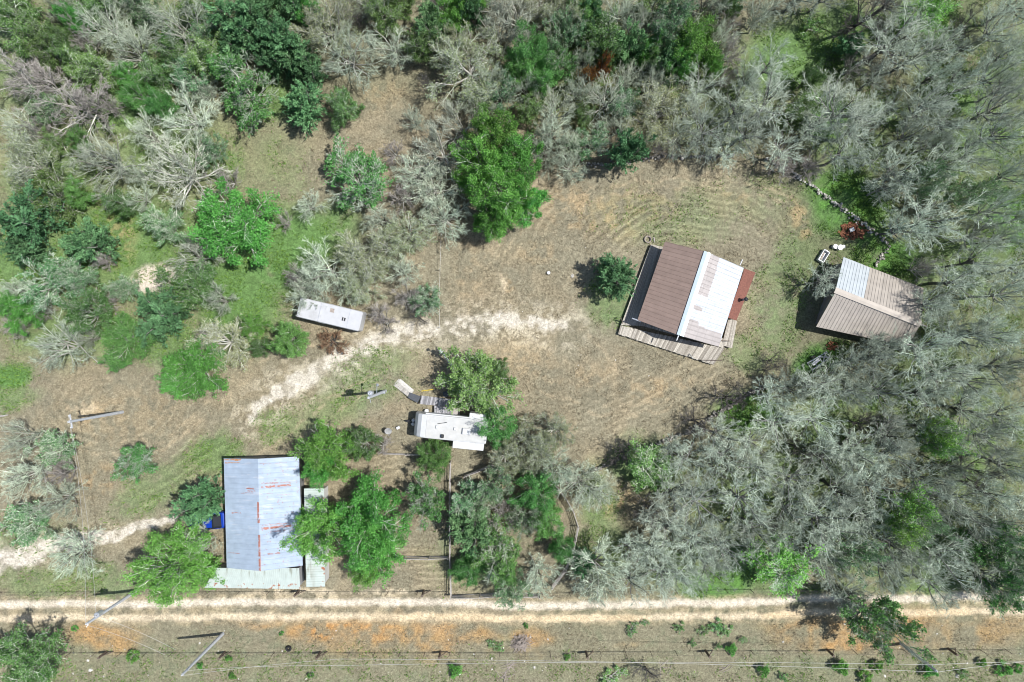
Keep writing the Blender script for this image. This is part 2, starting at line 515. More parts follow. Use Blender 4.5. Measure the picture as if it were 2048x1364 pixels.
    stripes(ell(420, 960, 170, 120), (px * 0.62 + py) + 14 * n2, 26, 0.3)
    stripes(ell(960, 560, 130, 120), px + 0.3 * py + 40 * n1, 15, 0.14)
    for pts, wd_ in (([(440, 960), (560, 880), (660, 800), (760, 740)], 4), ([(456, 975), (578, 896), (676, 818), (775, 756)], 4), ([(1000, 690), (1080, 780), (1200, 830), (1330, 820), (1420, 760)], 4), ([(1020, 680), (1096, 762), (1205, 810), (1320, 802), (1405, 745)], 4),
                    ([(80, 860), (200, 890), (330, 880), (420, 800), (520, 700)], 3.5), ([(84, 880), (204, 908), (340, 898), (436, 812), (536, 712)], 3.5), ([(900, 640), (960, 520), (1060, 420), (1220, 370), (1420, 350), (1580, 390)], 4), ([(918, 650), (976, 532), (1070, 436), (1225, 388), (1415, 368), (1566, 405)], 4), ([(1150, 650), (1210, 700), (1240, 760)], 3)):
        dt = seg_dist(fx, fy, pts)
        put((1 - smooth(dt, wd_ * .4, wd_ * 1.6)) * smooth(n3, .35, .6), (178, 163, 134), .55)
    # warm bare soil
    for (cx, cy, rx, ry, a, am) in [(1180, 430, 70, 40, 0, .55), (1290, 400, 70, 30, 0, .35), (1120, 390, 60, 25, 0, .4), (1240, 460, 60, 22, 0, .3), (1040, 700, 80, 40, 0, .35), (1300, 780, 60, 30, 0, .4),
                                    (1180, 740, 60, 30, 0, .35), (1350, 770, 40, 20, 0, .4), (930, 560, 40, 90, 0, .3), (1020, 570, 14, 40, -15, .7), (1090, 500, 40, 20, 0, .4), (200, 965, 40, 30, 0, .75),
                                    (165, 815, 30, 20, 0, .9), (240, 830, 140, 60, 0, .3), (230, 460, 40, 60, 0, .6), (60, 470, 40, 50, 0, .5), (1190, 250, 60, 40, 0, .3), (1250, 1000, 40, 30, 0, .7), (1220, 1020, 30, 30, 0, .5),
                                    (1600, 440, 14, 30, -30, .7), (1480, 400, 30, 10, 40, .5), (640, 690, 40, 20, 0, .5), (760, 200, 50, 40, 0, .35), (90, 90, 30, 60, -20, .4), (470, 90, 30, 40, 0, .5)]:
        m_ = ell(cx, cy, rx, ry, a) * smooth(n3, 0.40, 0.62)
        put(m_, (186, 158, 118), am * .7)
    # orange earth beside the road
    for (cx, cy, rx, ry, am) in [(210, 1270, 75, 28, .85), (690, 1272, 110, 30, .95), (860, 1270, 90, 24, .95), (930, 1280, 60, 16, .8), (1060, 1272, 45, 20, .9), (600, 1275, 26, 20, .8), (1640, 1260, 90, 34, .75), (1700, 1275, 40, 16, .95), (1900, 1262, 180, 40, .6), (1250, 1300, 40, 8, .5), (1050, 1310, 40, 14, .5), (700, 1243, 260, 10, .8), (1700, 1245, 160, 12, .7), (800, 1308, 200, 12, .4)]:
        put(ell(cx, cy, rx, ry) * smooth(n3 * .4 + n2 * .6, 0.28, 0.72), (194, 152, 100), am * .85)
    put(ell(690, 1265, 90, 20) * smooth(n3, .45, .7), (204, 144, 78), .6)
    # pale scar and pale clods
    put(ell(298, 556, 36, 34, 0, .25) * smooth(n3, .3, .45), (222, 206, 190), .95)
    put(ell(1030, 660, 40, 20) * smooth(n3, .5, .6), (205, 190, 160), .6)
    for (cx, cy, rx, ry) in [(160, 808, 22, 14), (1010, 575, 8, 30), (640, 1190, 190, 10), (780, 1188, 120, 9), (560, 1185, 150, 6)]:
        put(ell(cx, cy, rx, ry) * smooth(n3, .42, .6), (214, 198, 168), .7)
    # caliche drive, lane and the two wheel tracks
    dd = seg_dist(fx, fy, DRIVE); dl = seg_dist(fx, fy, LANE)
    wdt = 11 + 10 * smooth(px, 520, 700) - 7 * smooth(px, 940, 1100) + 3 * n2
    drive = (1 - smooth(dd, wdt * 0.35, wdt * 1.25)) * (0.12 + 0.95 * smooth(n3 * 0.7 + n2 * 0.3, 0.38, 0.57) + 0.45 * (1 - smooth(px, 600, 720)))
    drive = np.clip(drive, 0, 1)
    dust = (1 - smooth(dd, 18, 62)) * smooth(n3, .45, .6)
    put(dust, (204, 194, 170), .6)
    put(drive, (212, 203, 186), .92)
    wl = 6 + 17 * (1 - smooth(px, 60, 340))
    lane = np.clip((1 - smooth(dl, wl * .6, wl * 1.15)) * (0.55 + 0.8 * smooth(n3, .36, .5)), 0, 1)
    put((1 - smooth(dl, wl, wl * 2.2)) * smooth(n3, .45, .6), (200, 190, 165), .5)
    put(lane, (216, 206, 190), .95)
    ex = px; ey = py + 8 * (fbm(px, py, 20, 191, 4) - 0.5) + 9 * (fbm(px, py, 130, 197, 3) - 0.5)
    da = seg_dist(ex, ey, TRACK_A); db = seg_dist(ex, ey, TRACK_B)
    base_tr = 1 - smooth(np.minimum(da, db), 11, 19)
    put(base_tr * smooth(n3, .35, .6), (184, 168, 136), .6)
    put((1 - smooth(da, 2.5, 8.5 + 5 * n3)) * (.7 + .6 * n3), (226, 213, 192), .93)
    put((1 - smooth(db, 2.0, 7.5 + 5 * n3)) * (.7 + .6 * n3), (220, 202, 172), .93)
    put((1 - smooth(db, 3, 9)) * smooth(n1, .45, .6) * smooth(px, 600, 900), (222, 194, 150), .5)
    road = np.maximum(1 - smooth(da, 10, 13), 1 - smooth(db, 10, 13))
    road = np.maximum(road, ((py > seg_y(TRACK_A, px)) & (py < seg_y(TRACK_B, px))).astype(float))
    C = C * (0.86 + 0.28 * n3)[..., None]
    return C, road, np.maximum(drive * (dd < 40), lane), np.clip(g, 0, 1), vivid


def seg_y(pts, x):
    return np.interp(x, [p[0] for p in pts], [p[1] for p in pts])


gx = np.concatenate([[-20000, -8000, -3500, -1800, -1000, -600, -360], np.arange(-240, 2289, 3.0), [2410, 2700, 3100, 3900, 5600, 11000, 22000]])
gy = np.concatenate([[-20000, -8000, -3500, -1800, -900, -450, -260], np.arange(-160, 1525, 3.0), [1640, 1860, 2300, 3200, 5200, 10000, 22000]])
GX, GY = np.meshgrid(gx, gy)
GC, GROAD, GDRIVE, GGREEN, GVIV = ground_colour(GX, GY)
GV = np.stack([(GX - 1024) * S, (682 - GY) * S, np.zeros_like(GX)], -1)
ny, nx = GX.shape
idx = np.arange(ny * nx).reshape(ny, nx)
GQ = np.stack([idx[1:, :-1], idx[1:, 1:], idx[:-1, 1:], idx[:-1, :-1]], -1)


def sheet(name, cellmask, z, label=None):
    q = GQ[cellmask].reshape(-1, 4)
    used = np.unique(q)
    remap = np.zeros(ny * nx, np.int32); remap[used] = np.arange(len(used))
    V = GV.reshape(-1, 3)[used].copy(); V[:, 2] = z
    me = mesh_np(name, V, remap[q], None, [M['ground']], None, True, GC.reshape(-1, 3)[used])
    return tag(link(name, me), None, None, None, 'structure')


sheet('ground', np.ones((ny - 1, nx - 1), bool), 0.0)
rc = (GROAD[:-1, :-1] > .5) & (np.abs(GX[:-1, :-1]) < 1e9)
sheet('dirt_road', rc, 0.004)
dc = GDRIVE[:-1, :-1] > .45
sheet('gravel_drive', dc & (GY[:-1, :-1] < 1000) & ~rc, 0.004)
sheet('gravel_lane', dc & (GY[:-1, :-1] >= 1000) & ~rc, 0.004)


def sample_mask(mask, n, r):
    """n random ground points, density following the mask"""
    out = []
    got = 0
    while got < n:
        i = r.integers(8, ny - 9, n * 2); j = r.integers(8, nx - 9, n * 2)
        k = r.random(n * 2) < mask[i, j]
        p = np.stack([GX[i, j] + r.uniform(-1.5, 1.5, n * 2), GY[i, j] + r.uniform(-1.5, 1.5, n * 2)], -1)[k]
        out.append(p); got += len(p)
    p = np.concatenate(out)[:n]
    return np.stack([(p[:, 0] - 1024) * S, (682 - p[:, 1]) * S], -1)


def blades(name, pts, hmin, hmax, wid, mat, r, lean=0.8):
    n = len(pts)
    a = r.uniform(0, 2 * np.pi, n); h = r.uniform(hmin, hmax, n); b = r.uniform(0, 2 * np.pi, n)
    wv = np.stack([np.cos(a), np.sin(a), np.zeros(n)], -1) * (wid * r.uniform(.6, 1.3, n))[:, None]
    base = np.concatenate([pts, np.zeros((n, 1))], 1)
    tip = base + np.stack([np.cos(b) * h * lean, np.sin(b) * h * lean, h], -1)
    V = np.stack([base - wv, base + wv, tip + wv * .3, tip - wv * .3], 1).reshape(-1, 3)
    Q = np.arange(n * 4).reshape(n, 4)
    me = mesh_np(name, V, Q, None, [mat], None, False, None, np.repeat(r.random(n), 4))
    return me


r_ = np.random.default_rng(77)
nn = fbm(GX, GY, 30, 401, 4)
dry = np.clip(1 - GGREEN * 1.2 - GROAD - GDRIVE, 0, 1) * smooth(nn, .42, .6)
tag(link('dry_grass', blades('dry_grass', sample_mask(dry, 115000, r_), .06, .28, .03, M['grass_dry'], r_, 1.0)), 'short dry tan grass and thatch all over the open ground', 'grass', None, 'stuff')
wet = np.clip(GGREEN * .8 + GVIV * .8, 0, 1) * smooth(nn, .40, .62) * (1 - GROAD)
tag(link('green_weeds', blades('green_weeds', sample_mask(wet, 70000, r_), .08, .30, .04, M['weed_green'], r_, .9)), 'low bright green weeds and spring grass between the trees', 'weeds', None, 'stuff')
# ------------------------------------------------------------------ buildings
def in_poly(px, py, poly):
    inside = np.zeros(px.shape, bool)
    n = len(poly)
    for i in range(n):
        x0, y0 = poly[i]; x1, y1 = poly[(i + 1) % n]
        if y0 == y1:
            continue
        c = ((y0 > py) != (y1 > py)) & (px < (x1 - x0) * (py - y0) / (y1 - y0) + x0)
        inside ^= c
    return inside


def roof_sheet(name, corners, paint, mat, parent, loc, nu=60, nv=40, ribs=0, rib_h=.035, rib_w=.05, th=.06, ribdir='u', rough_edge=0.0):
    """sloping metal roof between four photo corners (px,py,z): a-b along the eave, d-c along the ridge.
    'paint' gets photo coordinates and returns the colour of the sheet metal there."""
    a, b, c, d = corners
    u = np.linspace(0, 1, nu); v = np.linspace(0, 1, nv)
    if ribs:                       # lift narrow ribs that run from eave to ridge
        w_ = .5 * rib_w
        Lu = (P(*b) - P(*a)).length
        us = []
        for k in range(ribs + 1):
            c0 = k / ribs * Lu
            us += [c0 - w_ * 1.6, c0 - w_, c0 + w_, c0 + w_ * 1.6]
        us = np.clip(np.array(us) / Lu, 0, 1)
        u = np.unique(np.round(np.concatenate([us, u]), 5))
        nu = len(u)
        cc = np.arange(ribs + 1) / ribs
        lift = (np.min(np.abs(u[:, None] - cc[None]), 1) * Lu < w_ * 1.15) * rib_h
    else:
        lift = np.zeros(nu)
    U, Vv = np.meshgrid(u, v)
    w4 = [(1 - U) * (1 - Vv), U * (1 - Vv), U * Vv, (1 - U) * Vv]
    W3 = [np.array(P(*q)) for q in (a, b, c, d)]
    pos = sum(w_[..., None] * q for w_, q in zip(w4, W3)) - np.array(loc)
    ph = sum(w_[..., None] * np.array(q[:2], float) for w_, q in zip(w4, (a, b, c, d)))
    nrm = np.cross(W3[1] - W3[0], W3[3] - W3[0]); nrm = nrm / np.linalg.norm(nrm)
    if nrm[2] < 0:
        nrm = -nrm
    pos = pos + lift[None, :, None] * nrm
    col = paint(ph[..., 0], ph[..., 1], U, Vv)
    ix = np.arange(nu * nv).reshape(nv, nu)
    Q = np.stack([ix[:-1, :-1], ix[:-1, 1:], ix[1:, 1:], ix[1:, :-1]], -1).reshape(-1, 4)
    top = pos.reshape(-1, 3); bot = top - nrm * (th + 0) - (np.tile(lift, nv)[:, None] * nrm)
    n = nu * nv
    rim = np.concatenate([ix[0, :], ix[1:, -1], ix[-1, -2::-1], ix[-2:0:-1, 0]])
    rn = np.roll(rim, -1)
    QS = np.stack([rim, rim + n, rn + n, rn], -1)
    QB = Q[:, ::-1] + n
    cw = np.cross(W3[1] - W3[0], W3[3] - W3[0])[2] < 0
    allq = np.concatenate([Q, QS, QB])
    if cw:
        allq = allq[:, ::-1]
    me = mesh_np(name, np.concatenate([top, bot]), allq, None, [mat], None, False, np.concatenate([col.reshape(-1, 3)] * 2))
    return link(name, me, parent)


def flatcol(c):
    return np.array(c, np.float32)


def panel_tint(coord, n, seed, amt):
    r = np.random.default_rng(seed)
    k = np.clip((coord * n).astype(int), 0, n - 1)
    return (1 + amt * (r.random(n) - .5) * 2)[k]


def wall_ring(parent, loc, pts, z0, ztops, mat, th=.14):
    """each wall of a footprint as its own part; ztops give the height at every corner"""
    n = len(pts)
    out = []
    for i in range(n):
        p, q = Vector(pts[i][:2]), Vector(pts[(i + 1) % n][:2])
        d = (q - p).normalized(); nr = Vector((d.y, -d.x))
        s = d * (th if i % 2 else 0)
        p2, q2 = p + s, q - s
        a, b = ztops[i], ztops[(i + 1) % n]
        vs = []
        for e in (0, -th):
            o = nr * e
            vs += [(p2.x + o.x - loc[0], p2.y + o.y - loc[1], z0), (q2.x + o.x - loc[0], q2.y + o.y - loc[1], z0),
                   (q2.x + o.x - loc[0], q2.y + o.y - loc[1], b), (p2.x + o.x - loc[0], p2.y + o.y - loc[1], a)]
        m = MB(); m.add(vs, [(0, 1, 2, 3), (7, 6, 5, 4), (0, 4, 5, 1), (1, 5, 6, 2), (2, 6, 7, 3), (3, 7, 4, 0)])
        out.append((m.build('wall', mat, parent), p2, q2, nr))
    return out


def opening(parent, loc, p, q, nr, t, wdt, z0, z1, kind):
    d = (q - p).normalized()
    c = p + (q - p) * t + nr * .03
    rz = math.atan2(d.y, d.x)
    m = MB(); m.box((c.x - loc[0], c.y - loc[1], (z0 + z1) / 2), (wdt, .08, z1 - z0), rz, .015)
    o = m.build('door' if kind == 'door' else 'window', M['plastic_white'], parent)
    if kind == 'door':
        m = MB(); h = c + d * wdt * .4 + nr * .07
        m.box((h.x - loc[0], h.y - loc[1], 1.1), (.06, .08, .12), rz, .01); m.build('handle', M['steel'], o)
    else:
        m = MB(); h = c + nr * .035
        m.box((h.x - loc[0], h.y - loc[1], (z0 + z1) / 2), (wdt - .14, .03, z1 - z0 - .14), rz); m.build('pane', M['glass'], o)


# ---- the house with the brown and white metal roof
EZ, RZ_ = 2.45, 3.9
c0 = P(1375, 590, 0)
house = thing('house', 'house with half brown, half white metal roof in the middle of the mown yard', 'house', c0)
Aq = lambda r, g, b, k=1.25: np.array(alb(r, g, b, k), np.float32)
hL0, hL1 = (1330, 483, EZ), (1275, 640, EZ)
hR0, hR1 = (1413, 503.5, RZ_), (1358, 670.5, RZ_)
hE0, hE1 = (1487.5, 536, EZ), (1437.5, 693.5, EZ)


def paint_brown(px, py, u, v):
    t = panel_tint(u, 19, 3, .07) * (0.95 + .1 * fbm(px, py, 8, 8, 3))
    return Aq(158, 136, 124) * t[..., None]


def paint_white(px, py, u, v):
    t = panel_tint(u, 19, 5, .04)
    n_ = fbm(px, py, 9, 18, 4)
    C = Aq(218, 224, 232, 1.62) * (0.86 + .26 * n_)[..., None] * t[..., None]
    br = Aq(168, 160, 156) * (0.9 + .2 * n_)[..., None]
    for poly in ([(1419, 506), (1440, 514), (1415, 596), (1393, 587)], [(1386, 609), (1406, 616), (1403, 624), (1383, 616)],
                 [(1374, 636), (1397, 643), (1397, 651), (1443, 668), (1439, 696), (1362, 673)]):
        m_ = in_poly(px, py, poly)
        C = np.where(m_[..., None], br, C)
    seam = (np.abs((v * 5) % 1 - .5) > .465) | (np.abs((u * 19) % 1 - .5) > .44)
    C = np.where(seam[..., None], C * .86, C)
    fl = (fbm(px, py, 5, 28, 3) > .76) & (px < 1440)
    C = np.where((fl & in_poly(px, py, [(1419, 506), (1440, 514), (1415, 596), (1393, 587)]))[..., None], Aq(214, 214, 214), C)
    return C


roof_sheet('roof_slope', (hL0, hL1, hR1, hR0), paint_brown, M['roof_metal'], house, c0, 90, 40, 20)
o = roof_sheet('roof_slope', (hE1, hE0, hR0, hR1), paint_white, M['roof_metal'], house, c0, 90, 70, 20)
o['label'] = 'patchy white coated roof slope'
m = MB(); m.colour = alb(206, 222, 232, 1.55)
for s in (-1, 1):
    a, b = P(1415.5, 504, RZ_ + .07), P(1360.5, 671, RZ_ + .07)
    d = (b - a).normalized(); sd = Vector((-d.y, d.x, 0)) * s
    lo = sd * .36 + Vector((0, 0, -.05))
    if s > 0:
        m.slab([x - c0 for x in (a, b, b + lo, a + lo)], .03)
    else:
        m.slab([x - c0 for x in (b, a, a + lo, b + lo)], .03)
m.build('ridge_cap', M['roof_metal'], house)
roof_sheet('low_roof', ((1473, 641, 1.95), (1511, 545, 1.95), (1489, 537, 2.3), (1456, 635, 2.3)), lambda px, py, u, v: np.ones(px.shape + (3,)) * .3, M['shingle'], house, c0, 20, 10)['label'] = 'reddish shingle lean-to roof'
hw = [P(1337, 492, EZ), P(1283, 634, EZ), P(1436, 684, EZ), P(1480, 541, EZ)]
hw = [Vector((p.x, p.y)) for p in hw]
pk0 = (hw[1] + hw[2]) / 2; pk1 = (hw[3] + hw[0]) / 2
ws = wall_ring(house, c0, [hw[0], hw[1], pk0, hw[2], hw[3], pk1], .02, [EZ - .1, EZ - .1, RZ_ - .25, EZ - .1, EZ - .1, RZ_ - .25], M['wall_tan'])
_, p, q, nr = ws[0]
for t in (.3, .7): opening(house, c0, p, q, nr, t, 1.0, 1.0, 2.0, 'window')
_, p, q, nr = ws[1]
opening(house, c0, p, q, nr, .6, .95, .42, 2.2, 'door')
_, p, q, nr = ws[2]
opening(house, c0, p, q, nr, .5, 1.0, 1.0, 2.0, 'window')
lw = [P(1460, 633, 2.0), P(1474, 638, 1.9), P(1508, 547, 1.9), P(1493, 541, 2.0)]
wall_ring(house, c0, [Vector((p.x, p.y)) for p in lw], .02, [2.05, 1.82, 1.82, 2.05], M['wall_tan'])
pc = P(1488, 599, 2.3)
m = MB(); m.tube(pc - c0 - Vector((0, 0, .5)), pc - c0 + Vector((0, 0, .55)), .13, .13, 14)
ch = m.build('chimney_pipe', M['steel'], house)
m = MB(); m.tube(pc - c0 + Vector((0, 0, .6)), pc - c0 + Vector((0, 0, .72)), .22, .05, 14); m.build('cap', M['dark'], ch)
m = MB(); a, b = P(1480, 530, 2.3) - c0, P(1485, 519, 2.3) - c0; m.tube(a, b, .06, .06, 8); m.build('spout', M['plastic_white'], house)
m = MB(); a, b = P(1264, 636.5, EZ - .05) - c0, P(1282, 643, EZ - .05) - c0; m.tube(a, b, .07, .07, 8); m.build('spout', M['steel'], house)
m = MB(); a, b = P(1357, 671, RZ_) - c0, P(1353, 681, RZ_) - c0; m.tube(a, b, .06, .06, 8); m.build('spout', M['plastic_white'], house)


def deck(name, label, quad, z, nb, parent=None, seed=1, loc=None, tone=((146, 138, 126), (208, 200, 186)), ragged=.0, along=False):
    """boards laid side by side between edge a-b and edge d-c"""
    r = np.random.default_rng(seed)
    a, b, c, d = [P(x, y, z) for x, y in quad]
    m = MB()
    for k in range(nb):
        t0, t1 = (k + .04) / nb, (k + .96) / nb
        lo, hi = tone
        f = r.random(); g = r.random()
        m.colour = tuple(np.array(alb(*lo, 1.25)) * (1 - f) + np.array(alb(*hi, 1.25)) * f)
        e0 = r.uniform(-ragged, ragged) * (c - b).length ** 0; e1 = r.uniform(-ragged, ragged)
        p0, p1 = a.lerp(b, t0), a.lerp(b, t1); q0, q1 = d.lerp(c, t0), d.lerp(c, t1)
        dn = (q0 - p0).normalized()
        p0, p1, q0, q1 = p0 - dn * e0, p1 - dn * e0, q0 + dn * e1, q1 + dn * e1
        top = [x + Vector((0, 0, r.uniform(-.008, .008))) - loc for x in (p0, p1, q1, q0)]
        if ((top[1] - top[0]).cross(top[3] - top[0])).z < 0:
            top.reverse()
        m.slab(top, .04)
    return m.build('boards', M['boards'], parent)


dk = P(1340, 690, 0)
porch = thing('deck', 'weathered grey board deck running along two sides of the brown and white house', 'deck', dk)
deck('', '', [(1241, 651), (1449, 697), (1427, 730), (1236, 668)], .45, 78, porch, 3, dk, ragged=.05)
deck('', '', [(1302, 489), (1328, 494), (1290, 652), (1242, 650)], .46, 70, porch, 4, dk, ragged=.03)
deck('', '', [(1290, 640), (1446, 676), (1449, 696.5), (1285, 652)], .447, 60, porch, 5, dk)
deck('', '', [(1457, 637), (1474, 642), (1464, 697), (1444, 690)], .455, 26, porch, 6, dk, ragged=.04)
for x, y in [(1238, 665), (1300, 688), (1362, 708), (1424, 727), (1300, 492), (1268, 570), (1446, 698), (1463, 693), (1240, 652)]:
    p = P(x, y, 0) - dk; m = MB(); m.box((p.x, p.y, .2), (.12, .12, .4)); m.build('leg', M['post_wood'], porch)
for a, b in (((1403, 720), (1444, 721)), ((1440, 681), (1460, 682)), ((1241, 634), (1246, 646))):
    m = MB(); p, q = P(*a, .95) - dk, P(*b, .95) - dk
    m.tube(p, q, .035, .035, 6)
    for e in (p, q): m.tube((e.x, e.y, .45), e, .035, .035, 6)
    m.build('hand_rail', M['post_wood'], porch)
m = MB()
p = P(1379, 708, .45) - dk; m.tube((p.x, p.y, .48), (p.x + .1, p.y - .4, 1.2), .05, .05, 8); m.build('post', M['plastic_white'], porch)

# ---- the tan barn in the right-hand wood
BE, BR_ = 2.3, 3.85
c1 = P(1745, 605, 0)
barn = thing('barn', 'barn with tan ribbed roof and one pale panel, at the edge of the right wood', 'barn', c1)


def paint_tan(px, py, u, v):
    n_ = fbm(px, py, 12, 51, 4)
    t = panel_tint(u, 26, 6, .05)
    return Aq(186, 176, 164) * (t * (.88 + .24 * n_))[..., None]


def paint_tan2(px, py, u, v):
    C = paint_tan(px, py, u, v)
    pale = in_poly(px, py, [(1680, 505), (1740, 536), (1727, 600), (1660, 580)])
    return np.where(pale[..., None], Aq(200, 206, 208), C)


roof_sheet('roof_slope', ((1632, 653.5, BE), (1816, 693, BE), (1840.5, 648.5, BR_), (1672, 581.5, BR_)), paint_tan, M['roof_metal'], barn, c1, 100, 40, 27)
roof_sheet('roof_slope', ((1847, 576, BE), (1687, 514, BE), (1671, 580.5, BR_), (1841, 646.5, BR_)), paint_tan2, M['roof_metal'], barn, c1, 100, 40, 27)['label'] = 'roof slope with a pale blue-grey panel'
m = MB(); m.colour = alb(176, 166, 154, 1.25)
for s in (-1, 1):
    a, b = P(1670.5, 580, BR_ + .08), P(1842, 648, BR_ + .08)
    d = (b - a).normalized(); lo = Vector((-d.y, d.x, 0)) * s * .30 + Vector((0, 0, -.06))
    m.slab([x - c1 for x in ((a, b, b + lo, a + lo) if s > 0 else (b, a, a + lo, b + lo))], .03)
m.build('ridge_cap', M['roof_metal'], barn)
m = MB(); m.tube(P(1838, 647, BR_ - .12) - c1, P(1853, 653, BR_ - .12) - c1, .07, .07, 8); m.build('ridge_beam', M['rail_wood'], barn)
bw = [Vector(P(x, y, BE)[:2]) for x, y in [(1692, 524), (1650, 646), (1806, 684), (1840, 580)]]
# walls: corners in order left-top, left-bottom, right-bottom, right-top with the ridge in the two short sides
pa = (bw[0] + bw[1]) / 2; pb = (bw[2] + bw[3]) / 2
ws = wall_ring(barn, c1, [bw[0], pa, bw[1], bw[2], pb, bw[3]], .02, [BE - .08, BR_ - .25, BE - .08, BE - .08, BR_ - .25, BE - .08], M['wall_grey'])
_, p, q, nr = ws[2]
opening(barn, c1, p, q, nr, .25, 1.0, .05, 2.1, 'door'); opening(barn, c1, p, q, nr, .6, 1.2, .9, 1.8, 'window')

# ---- the rusty galvanised barn and its lean-tos
GE, GRZ = 2.3, 3.0
c2 = P(530, 1028, 0)
gbarn = thing('metal_barn', 'metal barn with a silvery galvanised roof streaked with rust, beside the dirt road', 'barn', c2)


def paint_galv(px, py, u, v):
    n_ = fbm(px * .22, py, 5, 61, 4); n2_ = fbm(px, py, 30, 63, 3)
    C = Aq(182, 197, 213, 1.36) * (.84 + .30 * n_ * .7 + .12 * n2_)[..., None]
    C = C * panel_tint(u, 11, 9, .035)[..., None]
    streak = smooth(fbm(px * .16, py, 4, 67, 4), .62, .72) * smooth(n2_, .4, .6)
    C = C * (1 - .55 * streak[..., None]) + Aq(222, 226, 234, 1.5) * .55 * streak[..., None]
    jx = px + 5 * (fbm(px, py, 5, 73, 3) - .5); jy = py + 3 * (fbm(px, py, 6, 77, 3) - .5)
    rust = np.zeros(px.shape)
    def bar(x0, y0, x1, y1, h, am=1.0):
        yy = y0 + (y1 - y0) * (jx - x0) / max(1e-3, (x1 - x0))
        return ((jx > x0) & (jx < x1) & (np.abs(jy - yy) < h)) * am
    for b_ in [(522, 975, 581, 969.5, 2.0), (522, 967, 580, 964, .7, .8), (522, 1057.5, 582, 1051, 2.1), (523, 1051, 580, 1046, .7, .8), (545, 1063, 575, 1060.5, .8, .6), (446, 919.3, 482, 919.3, 1.7), (446, 925.5, 480, 925.5, .9, .8),
               (494, 977, 508, 977.5, 1.3), (494, 982, 511, 982.5, 1.6), (482, 986, 508, 986, .7, .6), (463, 1025.5, 482, 1025.5, 1.0, .8), (536, 1108, 559, 1106, 1.2, .8), (456, 1105, 480, 1106.5, .8, .6), (520, 927, 570, 926, .5, .5), (555, 990, 585, 988, .7, .4), (527, 988, 545, 986, .6, .4)]:
        rust = np.maximum(rust, bar(*b_[:5], *(b_[5:] or (1.0,))))
    for y0, y1 in [(1004, 1046), (1070, 1142)]:
        rx = 516.5 + (py - 1004) * .022
        rust = np.maximum(rust, ((jy > y0) & (jy < y1) & (np.abs(px - rx) < 2.0)) * .95)
    speck = (fbm(px, py, 3.5, 83, 3) > .73) & (px > 518)
    rust = np.maximum(rust, speck * .5)
    rust = .9 * rust * smooth(fbm(px, py, 5, 87, 3), .20, .52)
    rc = Aq(186, 112, 82, 1.3) * (.7 + .6 * fbm(px, py, 4, 89, 3))[..., None]
    org = (py < 930) & (px < 490)
    rc = np.where(org[..., None], Aq(206, 136, 70, 1.3), rc)
    return C * (1 - rust[..., None]) + rc * rust[..., None]


roof_sheet('roof_slope', ((447.5, 917, GE), (453.5, 1135.5, GE), (520.3, 1142, GRZ), (516, 917.5, GRZ)), paint_galv, M['roof_metal'], gbarn, c2, 260, 90, 22, .022, .06)
roof_sheet('roof_slope', ((605.5, 1131, GE), (598, 913, GE), (516, 917.5, GRZ), (520.3, 1142, GRZ)), paint_galv, M['roof_metal'], gbarn, c2, 260, 90, 22, .022, .06)
gw = [Vector(P(x, y, GE)[:2]) for x, y in [(454, 921), (458, 1129), (600, 1125), (593, 918)]]
pa = (gw[1] + gw[2]) / 2; pb = (gw[3] + gw[0]) / 2
wall_ring(gbarn, c2, [gw[0], gw[1], pa, gw[2], gw[3], pb], .02, [GE - .1, GE - .1, GRZ - .2, GE - .1, GE - .1, GRZ - .2], M['wall_grey'])


def paint_leanto(px, py, u, v):
    n_ = fbm(px, py, 10, 101, 4)
    C = Aq(218, 230, 222, 1.6) * (.9 + .16 * n_)[..., None]
    st = smooth(fbm(px, py * .12, 5, 103, 3), .58, .72) * smooth(v, .35, .9)
    C = C * (1 - .65 * st[..., None]) + Aq(120, 118, 92) * .65 * st[..., None]
    r_s = (fbm(px, py, 5, 107, 3) > .68) & (v < .25)
    return np.where(r_s[..., None], Aq(170, 110, 80), C)


c3 = P(515, 1155, 0)
lt = thing('lean_to', 'pale ribbed sheet-metal lean-to along the roadside end of the rusty barn', 'lean-to', c3)
roof_sheet('roof', ((409, 1175.5, 2.0), (601, 1178, 2.0), (598, 1136, 2.15), (432, 1136, 2.15)), paint_leanto, M['white_sheet'], lt, c3, 120, 30, 44, .03, .05)
lw = [Vector(P(x, y, 2.0)[:2]) for x, y in [(430, 1139), (413, 1173), (597, 1175.5), (595, 1139)]]
wall_ring(lt, c3, lw, .02, [2.02, 1.9, 1.9, 2.02], M['col'], .08)
c4 = P(632, 1075, 0)
lt2 = thing('lean_to', 'narrow white sheet-metal shed between the rusty barn and the two large leafy trees', 'shed', c4)
roof_sheet('roof', ((650, 1173, 2.25), (648, 976, 2.25), (608, 977, 2.35), (612.5, 1174, 2.35)), paint_leanto, M['white_sheet'], lt2, c4, 160, 20, 40, .03, .05)
lw = [Vector(P(x, y, 2.2)[:2]) for x, y in [(611, 981), (615, 1170), (647, 1170), (645, 980)]]
wall_ring(lt2, c4, lw, .02, [2.15, 2.15, 2.1, 2.1], M['camper_white'], .08)


# ---- the white travel trailer under the bare trees
def wheel(parent, c, r, wd, rz):
    ax = Vector((-math.sin(rz), math.cos(rz), 0))
    m = MB(); c = Vector(c)
    m.tube(c - ax * wd / 2, c + ax * wd / 2, r, r, 18)
    t = m.build('wheel', M['rubber'], parent)
    m = MB(); m.tube(c - ax * (wd / 2 + .012), c + ax * (wd / 2 + .012), r * .55, r * .55, 12); m.build('rim', M['steel'], t)


